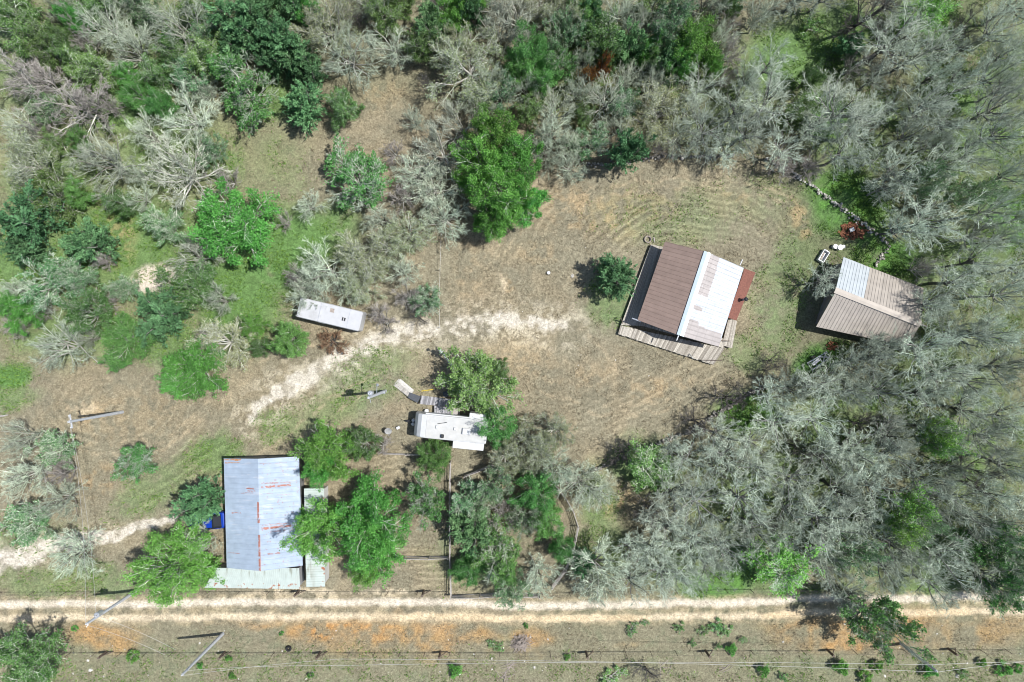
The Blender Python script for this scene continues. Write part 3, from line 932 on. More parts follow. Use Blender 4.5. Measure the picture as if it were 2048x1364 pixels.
k = P(658.5, 628.5, 2.55)
ang = math.atan2(-(626.4 - 597), (725.8 - 601.5))
tl = thing('travel_trailer', 'old white travel trailer parked under bare trees, dark hatch open in its roof', 'trailer', (k.x, k.y, 0), ang)
Lt, Wt = 6.55, 2.06
m = MB(); m.box((0, 0, 1.45), (Lt, Wt, 2.1), 0, .14); m.build('body', M['trailer_white'], tl)
m = MB(); m.box((0, 0, 2.52), (Lt - .1, Wt - .1, .05), 0, .02); rf = m.build('roof', M['trailer_white'], tl)
m = MB(); m.box((1.55, -.15, 2.565), (.36, .34, .05), 0, .01); h_ = m.build('hatch', M['dark'], rf)
m = MB(); m.box((1.55, -.15, 2.6), (.05, .34, .04)); m.build('hatch_bar', M['plastic_white'], h_)
m = MB(); m.box((.2, .45, 2.56), (.42, .42, .04), 0, .01); m.build('vent', M['stick'], rf)
for x in (2.0, -1.0):
    m = MB(); m.box((x, 0, 2.553), (.04, Wt - .12, .02)); m.build('seam', M['steel'], rf)
for sx in (-.5, .5): wheel(tl, (sx, -Wt / 2 + .1, .34), .34, .2, 0); wheel(tl, (sx, Wt / 2 - .1, .34), .34, .2, 0)
for x, w_ in ((-2.2, .9), (.9, 1.0), (2.3, .7)):
    m = MB(); m.box((x, -Wt / 2 - .01, 1.7), (w_, .05, .6), 0, .01); f = m.build('window', M['steel'], tl)
    m = MB(); m.box((x, -Wt / 2 - .035, 1.7), (w_ - .1, .03, .5)); m.build('pane', M['glass'], f)
m = MB(); m.box((-.7, -Wt / 2 - .015, 1.35), (.66, .04, 1.75), 0, .01); d_ = m.build('door', M['plastic_white'], tl)
m = MB(); m.box((-.45, -Wt / 2 - .05, 1.3), (.06, .05, .12)); m.build('handle', M['dark'], d_)
m = MB(); m.tube((-Lt / 2, .5, .4), (-Lt / 2 - 1.0, 0, .4), .05); m.tube((-Lt / 2, -.5, .4), (-Lt / 2 - 1.0, 0, .4), .05); m.tube((-Lt / 2 - .95, 0, .02), (-Lt / 2 - .95, 0, .6), .04); m.build('hitch', M['rust'], tl)
m = MB(); m.box((0, 0, .36), (Lt - .3, .8, .12)); m.build('chassis', M['dark'], tl)

# ---- the long white camper with its slide-outs
k = P(900, 857.5, 3.1)
ang = math.atan2(-13, 130)
rv = thing('camper_trailer', 'long white camper trailer with rounded nose and slide-outs, shaded by green trees at one end', 'camper', (k.x, k.y, 0), ang)
Lr, Wr = 7.5, 2.4
prof = [(-3.78, .9), (-3.80, 1.5), (-3.66, 2.1), (-3.36, 2.65), (-2.95, 2.98), (-2.5, 3.06), (3.75, 3.06), (3.75, .55), (-2.2, .55)]
m = MB(); n = len(prof)
vs = []
for y, ins in ((-Wr / 2, .0), (-Wr / 2 + .0, 0), (Wr / 2, 0)):
    pass
rows_ = [(-Wr / 2, .10), (-Wr / 2 + .05, .03), (-Wr / 2 + .15, 0), (Wr / 2 - .15, 0), (Wr / 2 - .05, .03), (Wr / 2, .10)]
for y, ins in rows_:
    for x, z in prof:
        vs.append((x + (ins if x < 0 else -ins), y, z - ins * (z > 2) + ins * (z < 1)))
q = []
for a in range(len(rows_) - 1):
    for i in range(n):
        j = (i + 1) % n
        q.append((a * n + i, a * n + j, (a + 1) * n + j, (a + 1) * n + i))
t_ = []
for o_, rev in ((0, 0), ((len(rows_) - 1) * n, 1)):
    for i in range(1, n - 1):
        f = (o_, o_ + i, o_ + i + 1); t_.append(f[::-1] if not rev else f)
m.add(vs, q, t_)
m.build('body', M['camper_white'], rv)
m = MB(); m.box((.62, 0, 3.08), (6.1, Wr - .22, .04), 0, .015); rf = m.build('roof', M['camper_roof'], rv)
for (x, y, w_, d__, h__, mt, nm) in [(1.7, -.10, .85, .62, .26, 'plastic_white', 'air_conditioner'), (-1.25, .06, .38, .38, .14, 'plastic_white', 'roof_vent'), (.55, .05, .34, .34, .14, 'plastic_white', 'roof_vent'), (-.68, -.80, .30, .36, .3, 'dark', 'vent_stack')]:
    m = MB(); m.box((x, y, 3.1 + h__ / 2), (w_, d__, h__), 0, .05); m.build(nm, M[mt], rf)
m = MB(); m.tube((-1.3, .38, 3.12), (-.35, .62, 3.3), .025); m.build('aerial', M['dark'], rf)
m = MB(); m.box((1.98, -Wr / 2 - .36, 1.95), (3.15, .74, 1.9), 0, .04); so = m.build('slide_out', M['camper_white'], rv)
m = MB(); m.box((1.98, -Wr / 2 - .39, 1.95), (1.2, .72, .7), 0, .01); m.build('window', M['glass'], so)
m = MB(); m.box((2.65, Wr / 2 + .28, 1.95), (1.7, .6, 1.9), 0, .04); m.build('slide_out', M['camper_white'], rv)
for x in (-2.6, -1.0):
    m = MB(); m.box((x, -Wr / 2 - .01, 2.1), (.9, .05, .6), 0, .01); f = m.build('window', M['dark'], rv)
    m = MB(); m.box((x, -Wr / 2 - .03, 2.1), (.8, .04, .5)); m.build('pane', M['glass'], f)
m = MB(); m.box((-.3, Wr / 2 + .01, 1.6), (.7, .05, 1.85), 0, .01); d_ = m.build('door', M['plastic_white'], rv)
m = MB(); m.box((-.05, Wr / 2 + .05, 1.6), (.06, .06, .14)); m.build('handle', M['dark'], d_)
m = MB(); m.tube((0, Wr / 2 + .08, 2.9), (2.0, Wr / 2 + .08, 2.9), .07); m.tube((-2.6, Wr / 2 + .08, 2.9), (0, Wr / 2 + .08, 2.9), .07); m.build('awning', M['plastic_white'], rv)
for s in (-1, 1):
    for x in (.2, 1.05): wheel(rv, (x, s * (Wr / 2 - .12), .36), .36, .22, 0)
m = MB(); m.tube((-2.6, .6, .5), (-4.9, 0, .5), .06); m.tube((-2.6, -.6, .5), (-4.9, 0, .5), .06); m.tube((-4.8, 0, .02), (-4.8, 0, .75), .05); m.box((-4.0, 0, .5), (.6, .7, .08)); m.build('hitch', M['dark'], rv)
for s in (-.2, .2):
    m = MB(); m.tube((-4.05, s, .54), (-4.05, s, 1.0), .18, .18, 14); m.tube((-4.05, s, 1.0), (-4.05, s, 1.14), .18, .06, 14); m.build('gas_bottle', M['plastic_white'], rv)
m = MB(); m.box((0, 0, .5), (6.5, 1.2, .14)); m.build('chassis', M['dark'], rv)

# ---- the camper's deck, ramp and clutter
dk2 = P(880, 805, 0)
cd_ = thing('deck', 'grey board deck and landing between the large green tree and the white camper', 'deck', dk2)
deck('', '', [(843, 791), (915, 800), (913, 815), (839, 808)], .50, 44, cd_, 11, dk2, ((128, 126, 128), (196, 194, 196)))
deck('', '', [(868, 811.5), (905, 814.5), (904, 836), (868, 831)], .505, 24, cd_, 12, dk2, ((128, 126, 128), (196, 194, 196)))
for x, y in [(842, 793), (839, 806), (868, 830), (903, 834), (912, 802), (876, 797)]:
    p = P(x, y, 0) - dk2; m = MB(); m.box((p.x, p.y, .24), (.1, .1, .46)); m.build('leg', M['post_wood'], cd_)
rp_ = P(805, 775, 0)
ramp = thing('ramp', 'pale board ramp leading down from the camper deck onto the grass', 'ramp', rp_)
for quad, tone, nb, s in (([(797.5, 757), (828, 783), (817, 794), (786.5, 770.5)], ((170, 164, 154), (202, 196, 186)), 12, 21), ([(801.5, 758), (828, 780), (822, 787), (796, 764)], ((214, 208, 198), (236, 230, 220)), 2, 22)):
    a, b, c, d = quad
    mm = MB()
    zz = lambda t: .06 + .40 * t + (.05 if s == 22 else 0)
    A_, B_, C_, D_ = P(*a, zz(0)), P(*b, zz(1)), P(*c, zz(1)), P(*d, zz(0))
    for k_ in range(nb):
        t0, t1 = (k_ + .03) / nb, (k_ + .97) / nb
        f = random.random(); mm.colour = tuple(np.array(alb(*tone[0], 1.25)) * (1 - f) + np.array(alb(*tone[1], 1.25)) * f)
        q4 = [A_.lerp(B_, t0), A_.lerp(B_, t1), D_.lerp(C_, t1), D_.lerp(C_, t0)] if s == 21 else [A_.lerp(D_, t0), A_.lerp(D_, t1), B_.lerp(C_, t1), B_.lerp(C_, t0)]
        q4 = [x - rp_ for x in q4]
        if (q4[1] - q4[0]).cross(q4[3] - q4[0]).z < 0: q4.reverse()
        mm.slab(q4, .035)
    mm.build('boards' if s == 21 else 'side_board', M['boards'], ramp)
mk = P(829, 794, .5)
m = MB(); q4 = [P(x, y, .53) for x, y in [(819, 784.5), (842, 793), (835, 806), (816, 795.5)]]
m.slab([p - Vector((mk.x, mk.y, 0)) for p in q4][::-1] if (q4[1] - q4[0]).cross(q4[3] - q4[0]).z < 0 else [p - Vector((mk.x, mk.y, 0)) for p in q4], .03)
mt_ = m.build('floor_mat', M['mat_grey']); mt_.location = (mk.x, mk.y, 0)
tag(mt_, 'dark grey rubber mat lying where the ramp meets the camper deck', 'mat')


def clutter(nm, label, cat, px, py, z0, fn, mat, group=None, rz=0.0):
    p = P(px, py, 0)
    m = MB(); fn(m); o = m.build(nm, M[mat]); o.location = (p.x, p.y, z0); o.rotation_euler = (0, 0, rz)
    return tag(o, label, cat, group)


def drum(m, r=.3, h=.5):
    m.tube((0, 0, 0), (0, 0, h * .08), r * .96, r, 18); m.tube((0, 0, h * .08), (0, 0, h * .92), r, r * .98, 18)
    m.tube((0, 0, h * .92), (0, 0, h), r * 1.04, r * 1.0, 18); m.tube((0, 0, h), (0, 0, h + .03), r * .5, r * .5, 12)


clutter('water_tank', 'white round tank in the gap beside the camper deck', 'tank', 854.5, 821, 0, lambda m: drum(m, .21, .6), 'plastic_white')


def planter(m):
    m.box((0, 0, .2), (.66, .06, .4)); m.box((0, .85, .2), (.66, .06, .4)); m.box((-.36, .42, .2), (.06, .9, .4)); m.box((.36, .42, .2), (.06, .9, .4)); m.box((0, .42, .12), (.66, .8, .2))
clutter('planter_box', 'wooden planter box with orange dead plants by the camper deck', 'planter', 912, 832, .0, planter, 'rail_wood', rz=-.09)


def boxes(m):
    m.box((0, 0, .15), (.34, .26, .3), .5, .02); m.box((.0, 0, .32), (.36, .28, .05), .5, .01)
clutter('storage_box', 'small white box on the bare soil near the camper hitch', 'box', 797, 855, 0, boxes, 'plastic_white')

p = P(779, 859.5, 0)
sd_ = thing('satellite_dish', 'white satellite dish on a short post left of the camper nose', 'satellite dish', p, .4)
m = MB(); m.tube((0, 0, 0), (0, 0, .8), .035, .035, 10); m.build('post', M['steel'], sd_)
m = MB(); vs, t_, q_ = [], [], []
R_ = [.02, .16, .28, .37, .40]
tilt = Matrix.Rotation(math.radians(28), 3, 'X')
for r0 in R_:
    for i in range(20):
        a = 2 * math.pi * i / 20; vs.append(tuple(tilt @ Vector((r0 * math.cos(a) * .92, r0 * math.sin(a), .5 * r0 * r0)) + Vector((0, 0, .82))))
for k_ in range(4):
    for i in range(20): q_.append((k_ * 20 + i, k_ * 20 + (i + 1) % 20, k_ * 20 + 20 + (i + 1) % 20, k_ * 20 + 20 + i))
m.add(vs, [f[::-1] for f in q_]); m.add(vs, q_); m.build('dish', M['plastic_white'], sd_, True)
m = MB(); m.tube((0, -.35, .7), (0, -.45, 1.25), .015); m.box((0, -.45, 1.27), (.08, .06, .1), 0, .01); m.build('receiver_arm', M['steel'], sd_)
clutter('yellow_pipe', 'thin yellow pipe lying between the ramp and the large green tree', 'pipe', 855, 780.5, .06, lambda m: m.tube((-.62, -.08, 0), (.62, .1, .05), .045, .045, 8), 'yellow')
clutter('blue_bin', 'dark bin half hidden under the green tree at the camper deck', 'bin', 893, 787, 0, lambda m: (m.box((0, 0, .35), (.5, .5, .7), .2, .04), m.box((0, 0, .73), (.56, .56, .06), .2, .02)), 'mat_grey')

# ---- the blue car beside the barn
k = P(414, 1043, .8)
car = thing('parked_car', 'blue car parked nose-out under the pale cedar against the rusty barn', 'car', (k.x, k.y, 0), math.radians(5))


def loft(m, secs):
    """secs: list of (x, half width, z low, z high, top half width)"""
    vs, q = [], []
    for x, w_, z0, z1, wt in secs:
        vs += [(x, -w_ * .92, z0), (x, -w_, z0 + .22), (x, -w_ * .985, z0 + (z1 - z0) * .62), (x, -wt, z1 - .04), (x, -wt * .8, z1), (x, wt * .8, z1), (x, wt, z1 - .04), (x, w_ * .985, z0 + (z1 - z0) * .62), (x, w_, z0 + .22), (x, w_ * .92, z0)]
    n_ = 10
    for a in range(len(secs) - 1):
        for i in range(n_):
            j = (i + 1) % n_
            q.append((a * n_ + i, a * n_ + n_ + i, a * n_ + n_ + j, a * n_ + j))
    t_ = []
    for o_, rev in ((0, 1), ((len(secs) - 1) * n_, 0)):
        for i in range(1, n_ - 1):
            f = (o_, o_ + i, o_ + i + 1); t_.append(f[::-1] if not rev else f)
    m.add(vs, [f[::-1] for f in q], [f[::-1] for f in t_])


m = MB(); loft(m, [(-2.05, .62, .42, .62, .55), (-1.95, .78, .32, .72, .70), (-1.5, .86, .24, .82, .78), (-.7, .88, .22, .92, .82), (0, .88, .22, .95, .83), (1.2, .88, .22, .96, .82), (1.75, .86, .26, .94, .76), (2.0, .74, .36, .85, .62)]); m.build('body', M['car_blue'], car)
m = MB(); loft(m, [(-.75, .72, .90, .95, .70), (-.15, .74, .88, 1.36, .60), (.35, .74, .88, 1.42, .60), (.9, .74, .88, 1.38, .58), (1.55, .70, .90, 1.0, .66)]); m.build('cabin', M['glass'], car)
m = MB(); m.box((.28, 0, 1.42), (.95, 1.1, .05), 0, .02); m.build('roof_panel', M['car_blue'], car)
for s in (-1, 1):
    for x in (-1.3, 1.25): wheel(car, (x, s * .8, .31), .31, .2, 0)
    m = MB(); m.box((-1.9, s * .55, .62), (.16, .3, .12), 0, .03); m.build('headlight', M['plastic_white'], car)
    m = MB(); m.box((1.93, s * .6, .74), (.12, .22, .14), 0, .03); m.build('tail_light', M['red'], car)
    m = MB(); m.box((-.45, s * .95, .95), (.14, .16, .1), 0, .03); m.build('mirror', M['car_blue'], car)
m = MB(); m.box((2.0, 0, .45), (.14, 1.3, .16), 0, .04); m.build('bumper', M['dark'], car)
clutter('fuel_can', 'red can standing between the blue car and the barn wall', 'can', 442, 1028, 0, lambda m: (m.box((0, 0, .22), (.36, .26, .44), 0, .05), m.tube((.08, 0, .44), (.14, 0, .56), .04, .03), m.tube((-.1, 0, .5), (.06, 0, .5), .02)), 'red')


# ---- poles and wires
def power_pole(label, bx, by, h, tip=None, kind='plain', lean=(0, 0), rz=0.0):
    b = P(bx, by, 0)
    t = thing('power_pole', label, 'utility pole', b, 0, 'power poles')
    top = Vector((lean[0], lean[1], h))
    m = MB(); m.tube((0, 0, 0), top, .17, .115, 12); m.build('pole', M['pole_wood'], t)
    def ins(p):
        m = MB(); m.tube(p, p + Vector((0, 0, .10)), .035, .075, 8); m.tube(p + Vector((0, 0, .10)), p + Vector((0, 0, .2)), .075, .045, 8); m.build('insulator', M['plastic_white'], t)
    pts = []
    u = Vector((math.cos(rz), math.sin(rz), 0))
    if kind == 'arm':
        m = MB(); m.box(tuple(top - Vector((0, 0, .3))), (1.3, .1, .12), rz, .01); m.build('crossarm', M['pole_wood'], t)
        for s in (-.55, .55):
            q = top - Vector((0, 0, .24)) + u * s; ins(q); pts.append(b + q + Vector((0, 0, .2)))
        ins(top)
    if kind in ('transformer', 'service'):
        ins(top)
        c = top - Vector((0, 0, 1.6)) + u * .34
        m = MB(); m.tube(c - Vector((0, 0, .4)), c + Vector((0, 0, .35)), .24, .24, 14); m.tube(c + Vector((0, 0, .35)), c + Vector((0, 0, .42)), .26, .2, 14)
        tf = m.build('transformer', M['steel'], t)
        for s in (-.1, .1):
            m = MB(); m.tube(c + Vector((s, 0, .4)), c + Vector((s, 0, .62)), .03, .045, 8); m.build('bushing', M['plastic_white'], tf)
        m = MB(); m.tube(top - Vector((0, 0, .5)), top - Vector((0, 0, .3)) - u * .5, .03); m.build('arm', M['steel'], t)
        pts = [b + top + Vector((0, 0, .2)), b + c + Vector((0, 0, .45))]
    if kind == 'service':
        c = top * .55 + Vector((.2, .16, 0))
        m = MB(); m.tube(top * .55, top * .55 + Vector((.1, .9, .3)), .03); m.tube(top * .55 + Vector((.1, .9, .3)), top * .55 + Vector((.1, .95, .12)), .05, .16, 10); m.build('lamp_arm', M['steel'], t)
        m = MB(); m.box((.2, 0, 1.6), (.14, .3, .5), 0, .02); m.build('meter_box', M['steel'], t)
    if not pts:
        ins(top); m = MB(); m.tube(top - Vector((0, 0, .6)), top - Vector((0, 0, .6)) + u * .35, .03); m.build('bracket', M['steel'], t)
        pts = [b + top + Vector((0, 0, .2)), b + top - Vector((0, 0, .55)) + u * .35]
    return t, pts


_, pA = power_pole('bare grey power pole on the dry ground above the gravel lane', 245, 824, 8.7, kind='arm', rz=1.75)
_, pB = power_pole('power pole with a white transformer, leaning over the dirt road at left', 275, 1180, 8.6, kind='transformer', rz=1.1)
_, pC = power_pole('plain power pole in the strip below the road, long shadow to its left', 446, 1267, 8.9, kind='plain', rz=0.4)
_, pD = power_pole('power pole crowded with lamp and transformer, near the pale ramp', 771, 782, 8.6, kind='service', rz=1.9)
_, pE = power_pole('power pole below the big leaning tree at lower right', 1802, 1287, 6.0, kind='plain', rz=1.57)


def wire(label, a, b, sag=.5, n=16, r=.011):
    c = (Vector(a) + Vector(b)) / 2; c.z = 0
    pts = []
    for i in range(n + 1):
        t = i / n
        p = Vector(a).lerp(Vector(b), t); p.z -= sag * 4 * t * (1 - t); pts.append(p - c)
    m = MB(); m.path(pts, r, 4)
    o = m.build('power_line', M['wire']); o.location = c
    return tag(o, label, 'power line', 'overhead power lines')


wire('overhead wire running down the left side between two poles, the left one of the pair', pA[0], pB[0], .7)
wire('overhead wire running down the left side between two poles, the right one of the pair', pA[1], pB[1], .7)
wire('thin wire from the transformer pole across the orange earth, lower of two', pB[0], P(330, 1310, 5.5), .3)
wire('thin wire from the transformer pole across the orange earth, upper of two', pB[1], P(352, 1300, 5.5), .3)
wire('roadside overhead wire along the bottom, upper one left of the right pole', P(680, 1318, 6.3), pE[0] , .6, 30, .014)
wire('roadside overhead wire along the bottom, lower one left of the right pole', P(680, 1331, 6.0), pE[1], .6, 30, .014)
wire('roadside overhead wire along the bottom, upper one right of the right pole', pE[0], P(2250, 1308, 6.3), .35, 16, .014)
wire('roadside overhead wire along the bottom, lower one right of the right pole', pE[1], P(2250, 1324, 6.0), .35, 16, .014)
wire('faint overhead wire from the plain pole to the middle of the bottom strip, upper', pC[0], P(680, 1318, 6.3), .3)
wire('faint overhead wire from the plain pole to the middle of the bottom strip, lower', pC[1], P(680, 1331, 6.0), .3)


# ---- fences and stone walls
def walk(pts, step):
    out = []
    acc = 0.0
    for (a, b) in zip(pts[:-1], pts[1:]):
        L = (b - a).length; n_ = max(1, round(L / step))
        for i in range(n_):
            out.append(a.lerp(b, i / n_))
    out.append(pts[-1])
    return out


def rail_fence(label, px, h=1.35, rails=4, step=2.4, mat='rail_wood', group='pole rail fences', pr=.075, rr=.045, name='rail_fence'):
    pts = [P(x, y, 0) for x, y in px]
    c = pts[0].copy()
    t = thing(name, label, 'fence', c, 0, group)
    posts = walk(pts, step)
    for p in posts:
        p = p - c; hh = h + random.uniform(-.05, .12)
        m = MB(); m.tube((p.x, p.y, 0), (p.x + random.uniform(-.03, .03), p.y + random.uniform(-.03, .03), hh), pr, pr * .9, 8); m.build('post', M[mat], t)
    for k_ in range(rails):
        z = h * (k_ + .75) / rails
        m = MB()
        for a, b in zip(posts[:-1], posts[1:]):
            e = Vector((random.uniform(-.03, .03), random.uniform(-.03, .03), random.uniform(-.05, .05)))
            m.tube(a - c + Vector((0, 0, z)) + e, b - c + Vector((0, 0, z)) - e, rr, rr * .85, 6)
        m.build('rail', M[mat], t)
    return t


rail_fence('straight rail fence down the left side of the round corral', [(902, 922), (901, 1000), (901, 1090), (903, 1188)])
rail_fence('rail fence along the roadside edge of the round corral', [(903, 1189), (960, 1187), (1010, 1184), (1078, 1187)])
rail_fence('curved rail fence on the right side of the round corral', [(1103, 1170), (1130, 1135), (1143, 1105), (1150, 1075), (1155, 1050), (1146, 1020), (1128, 990), (1108, 966), (1085, 950)])
rail_fence('curved rail fence across the top of the round corral', [(1083, 948), (1060, 935), (1040, 929), (1010, 924), (985, 927), (960, 938), (930, 950)])
rail_fence('short rail fence crossing the mown strip left of the corral', [(760, 1114), (810, 1112), (860, 1112), (897, 1111)], 1.2, 3)
rail_fence('thin pale wire fence beside the bare trees left of the mown yard', [(880, 655), (880, 600), (881, 540), (884, 470)], 0.9, 1, 3.4, 'wire', None, .035, .012)
rail_fence('thin rail fence just above the white barn shed', [(770, 905), (815, 907), (850, 908)], 1.0, 2, 2.5, 'rail_wood', None)


def wire_fence(label, px, big, step, h=1.2):
    pts = [P(x, y, 0) for x, y in px]; c = pts[0].copy()
    t = thing('wire_fence', label, 'fence', c, 0, 'wire fences')
    posts = walk(pts, step)
    for p in posts:
        p = p - c; m = MB(); m.tube((p.x, p.y, 0), (p.x, p.y, h), .03, .025, 6); m.build('post', M['post_wood'], t)
    for x, y in big:
        p = P(x, y, 0) - c
        m = MB(); m.tube((p.x, p.y, 0), (p.x, p.y, h + .35), .13, .12, 10)
        m.tube((p.x + .02, p.y, 1.2), (p.x + .75, p.y + .05, .05), .05, .05, 6); m.build('corner_post', M['post_wood'], t)
    for z in (.35, .75, 1.12):
        m = MB(); m.path([p - c + Vector((0, 0, z)) for p in posts], .009, 3); m.build('wire_strand', M['barb'], t)
    return t


wire_fence('long barbed wire fence with dark posts along the bottom of the photo', [(-60, 1304), (600, 1304), (1000, 1304), (1400, 1301), (2110, 1297)], [(214, 1303), (450, 1304), (641, 1304), (881, 1303), (1172, 1303), (1411, 1301), (1654, 1299), (1896, 1297)], 2.6)
wire_fence('barbed wire fence along the upper side of the dirt road, left part', [(-60, 1184), (265, 1182), (420, 1182), (600, 1182), (895, 1182)], [(598, 1181), (848, 1181)], 3.2)
wire_fence('barbed wire fence along the upper side of the dirt road below the wood', [(1085, 1186), (1300, 1180), (1500, 1178), (1660, 1174)], [], 3.0)


def ico_stone(r):
    t = (1 + 5 ** .5) / 2
    v = np.array([(-1, t, 0), (1, t, 0), (-1, -t, 0), (1, -t, 0), (0, -1, t), (0, 1, t), (0, -1, -t), (0, 1, -t), (t, 0, -1), (t, 0, 1), (-t, 0, -1), (-t, 0, 1)])
    return v / np.linalg.norm(v[0]) * r.uniform(.72, 1.2, (12, 1))


ICO_F = np.array([(0, 11, 5), (0, 5, 1), (0, 1, 7), (0, 7, 10), (0, 10, 11), (1, 5, 9), (5, 11, 4), (11, 10, 2), (10, 7, 6), (7, 1, 8), (3, 9, 4), (3, 4, 2), (3, 2, 6), (3, 6, 8), (3, 8, 9), (4, 9, 5), (2, 4, 11), (6, 2, 10), (8, 6, 7), (9, 8, 1)])


def stones(pts, sizes, r, cols):
    V, T, C = [], [], []
    for i, (p, s) in enumerate(zip(pts, sizes)):
        v = ico_stone(r) * s * np.array([r.uniform(.8, 1.3), r.uniform(.8, 1.3), r.uniform(.5, .8)])
        a = r.uniform(0, 6.28); c, sn = math.cos(a), math.sin(a)
        v = np.stack([v[:, 0] * c - v[:, 1] * sn, v[:, 0] * sn + v[:, 1] * c, v[:, 2]], -1) + np.array(p)
        V.append(v); T.append(ICO_F + 12 * i); f = r.random()
        C.append(np.tile(np.array(cols[0]) * (1 - f) + np.array(cols[1]) * f, (12, 1)))
    return np.concatenate(V), np.concatenate(T), np.concatenate(C)


def stone_wall(label, px, w_=.5, h=.6, dens=16, seed=1, cols=None):
    r = np.random.default_rng(seed)
    pts = [P(x, y, 0) for x, y in px]; c = pts[0].copy()
    ps, ss = [], []
    for a, b in zip(pts[:-1], pts[1:]):
        L = (b - a).length; d = (b - a).normalized(); sd = Vector((-d.y, d.x, 0))
        for i in range(int(L * dens)):
            z = r.uniform(0, 1) ** 1.3 * h
            p = a.lerp(b, r.random()) + sd * r.normal(0, w_ * .30 * (1.25 - z / h)) - c
            ps.append((p.x, p.y, z * .85 + .03)); ss.append(r.uniform(.07, .17))
    V, T, C = stones(ps, ss, r, cols or (alb(104, 100, 92), alb(214, 208, 196)))
    o = link('stone_wall', mesh_np('stone_wall', V, None, T, [M['stone']], None, False, C)); o.location = c
    return tag(o, label, 'stone wall', 'low stone walls')


stone_wall('low stone wall curving from the round corral along the lower edge of the mown yard', [(1166, 948), (1230, 922), (1300, 893), (1372, 866), (1440, 822), (1500, 786), (1540, 768)], .45, .55, 16, 31, (alb(96, 92, 84), alb(176, 170, 158)))
stone_wall('low white stone wall from the camper tree down to the corral', [(968, 795), (990, 820), (1010, 846), (1050, 872), (1090, 905), (1120, 935), (1160, 952)], .5, .5, 14, 32, (alb(140, 134, 124), alb(226, 220, 208)))
stone_wall('low pale stone wall along the upper right edge of the mown yard', [(1530, 318), (1580, 345), (1625, 375), (1665, 405), (1700, 430), (1730, 452), (1765, 478)], .5, .5, 14, 33, (alb(120, 116, 106), alb(226, 222, 212)))
stone_wall('low stone wall under the bare trees along the top of the mown yard', [(1165, 328), (1230, 330), (1290, 318), (1330, 312), (1400, 315), (1470, 311)], .45, .5, 13, 34, (alb(90, 88, 84), alb(200, 194, 184)))
stone_wall('short stone wall running into the upper side of the tan barn', [(1768, 480), (1776, 497), (1762, 515), (1748, 533)], .4, .45, 12, 35, (alb(110, 106, 98), alb(206, 200, 188)))

# ---- odds and ends lying about
p = P(1644, 513, 0)
bt = thing('bathtub', 'white bathtub standing in the grass above the tan barn', 'bathtub', p, math.radians(58))
m = MB(); L_, W_ = 1.35, .72
m.box((0, W_ / 2 - .05, .26), (L_, .1, .5), 0, .04); m.box((0, -W_ / 2 + .05, .26), (L_, .1, .5), 0, .04); m.box((L_ / 2 - .06, 0, .26), (.12, W_ - .2, .5), 0, .03); m.box((-L_ / 2 + .06, 0, .26), (.12, W_ - .2, .5), 0, .03); m.box((0, 0, .08), (L_ - .2, W_ - .18, .08)); m.build('tub', M['plastic_white'], bt)
m = MB(); m.box((.0, .02, .15), (.85, .18, .05), .1, .01); m.build('water', M['stick'], bt)
for i, (x, y, r0, h0, lb) in enumerate([(1667, 494, .24, .5, 'left'), (1676, 496, .28, .6, 'middle'), (1684, 494, .18, .4, 'right')]):
    clutter('plastic_drum', 'white plastic drum between the bathtub and the scrap heap, ' + lb + ' of the three', 'drum', x, y, 0, lambda m: drum(m, r0, h0), 'plastic_white', 'white plastic drums')


def scrap(m, n, spread, seed, lo, hi):
    r = random.Random(seed)
    for i in range(n):
        a, d = r.uniform(0, 6.28), spread * r.random() ** .6
        m.box((d * math.cos(a) * 1.5, d * math.sin(a), r.uniform(.05, .5) * (1.1 - d / spread)), (r.uniform(lo, hi), r.uniform(lo, hi) * .5, r.uniform(.03, .16)), r.uniform(0, 3.1), 0, Matrix.Rotation(r.uniform(-.5, .5), 3, 'X'))
clutter('scrap_heap', 'heap of rusty brown scrap in the bright green weeds above the tan barn', 'scrap heap', 1705, 461, 0, lambda m: scrap(m, 90, .95, 3, .12, .6), 'rust')
clutter('scrap_sheet', 'white sheet lying on the rusty scrap heap', 'sheet', 1699, 461, .55, lambda m: m.box((0, 0, 0), (.5, .4, .05), .4, .01), 'plastic_white')
clutter('brick_pile', 'reddish pile at the foot of the tan barn wall near the metal trailer frame', 'pile', 1664, 692, 0, lambda m: scrap(m, 50, .45, 5, .1, .3), 'rust')

p = P(1632, 722, 0)
ft = thing('trailer_frame', 'silvery metal trailer frame dumped in the grass below the tan barn', 'trailer', p, math.radians(33))
m = MB()
for s in (-.45, .45): m.tube((-1.1, s, .5), (1.2, s * .7, .55), .06, .06, 8)
for x in (-1.05, -.4, .3, 1.0): m.tube((x, -.45, .52), (x, .45, .52), .045, .045, 8)
m.build('frame', M['steel'], ft)
m = MB(); m.tube((.4, -.3, .55), (1.0, .6, 1.2), .05); m.tube((.2, .4, .55), (1.1, -.2, 1.0), .05); m.tube((1.0, .6, 1.2), (1.1, -.2, 1.0), .04); m.build('brace', M['steel'], ft)
m = MB(); m.box((-.3, .1, .62), (.9, .35, .1), .1, .03); m.build('panel', M['plastic_white'], ft)
for s in (-1, 1): wheel(ft, (-.2, s * .62, .3), .3, .16, 0)

p = P(1296, 480, 0)


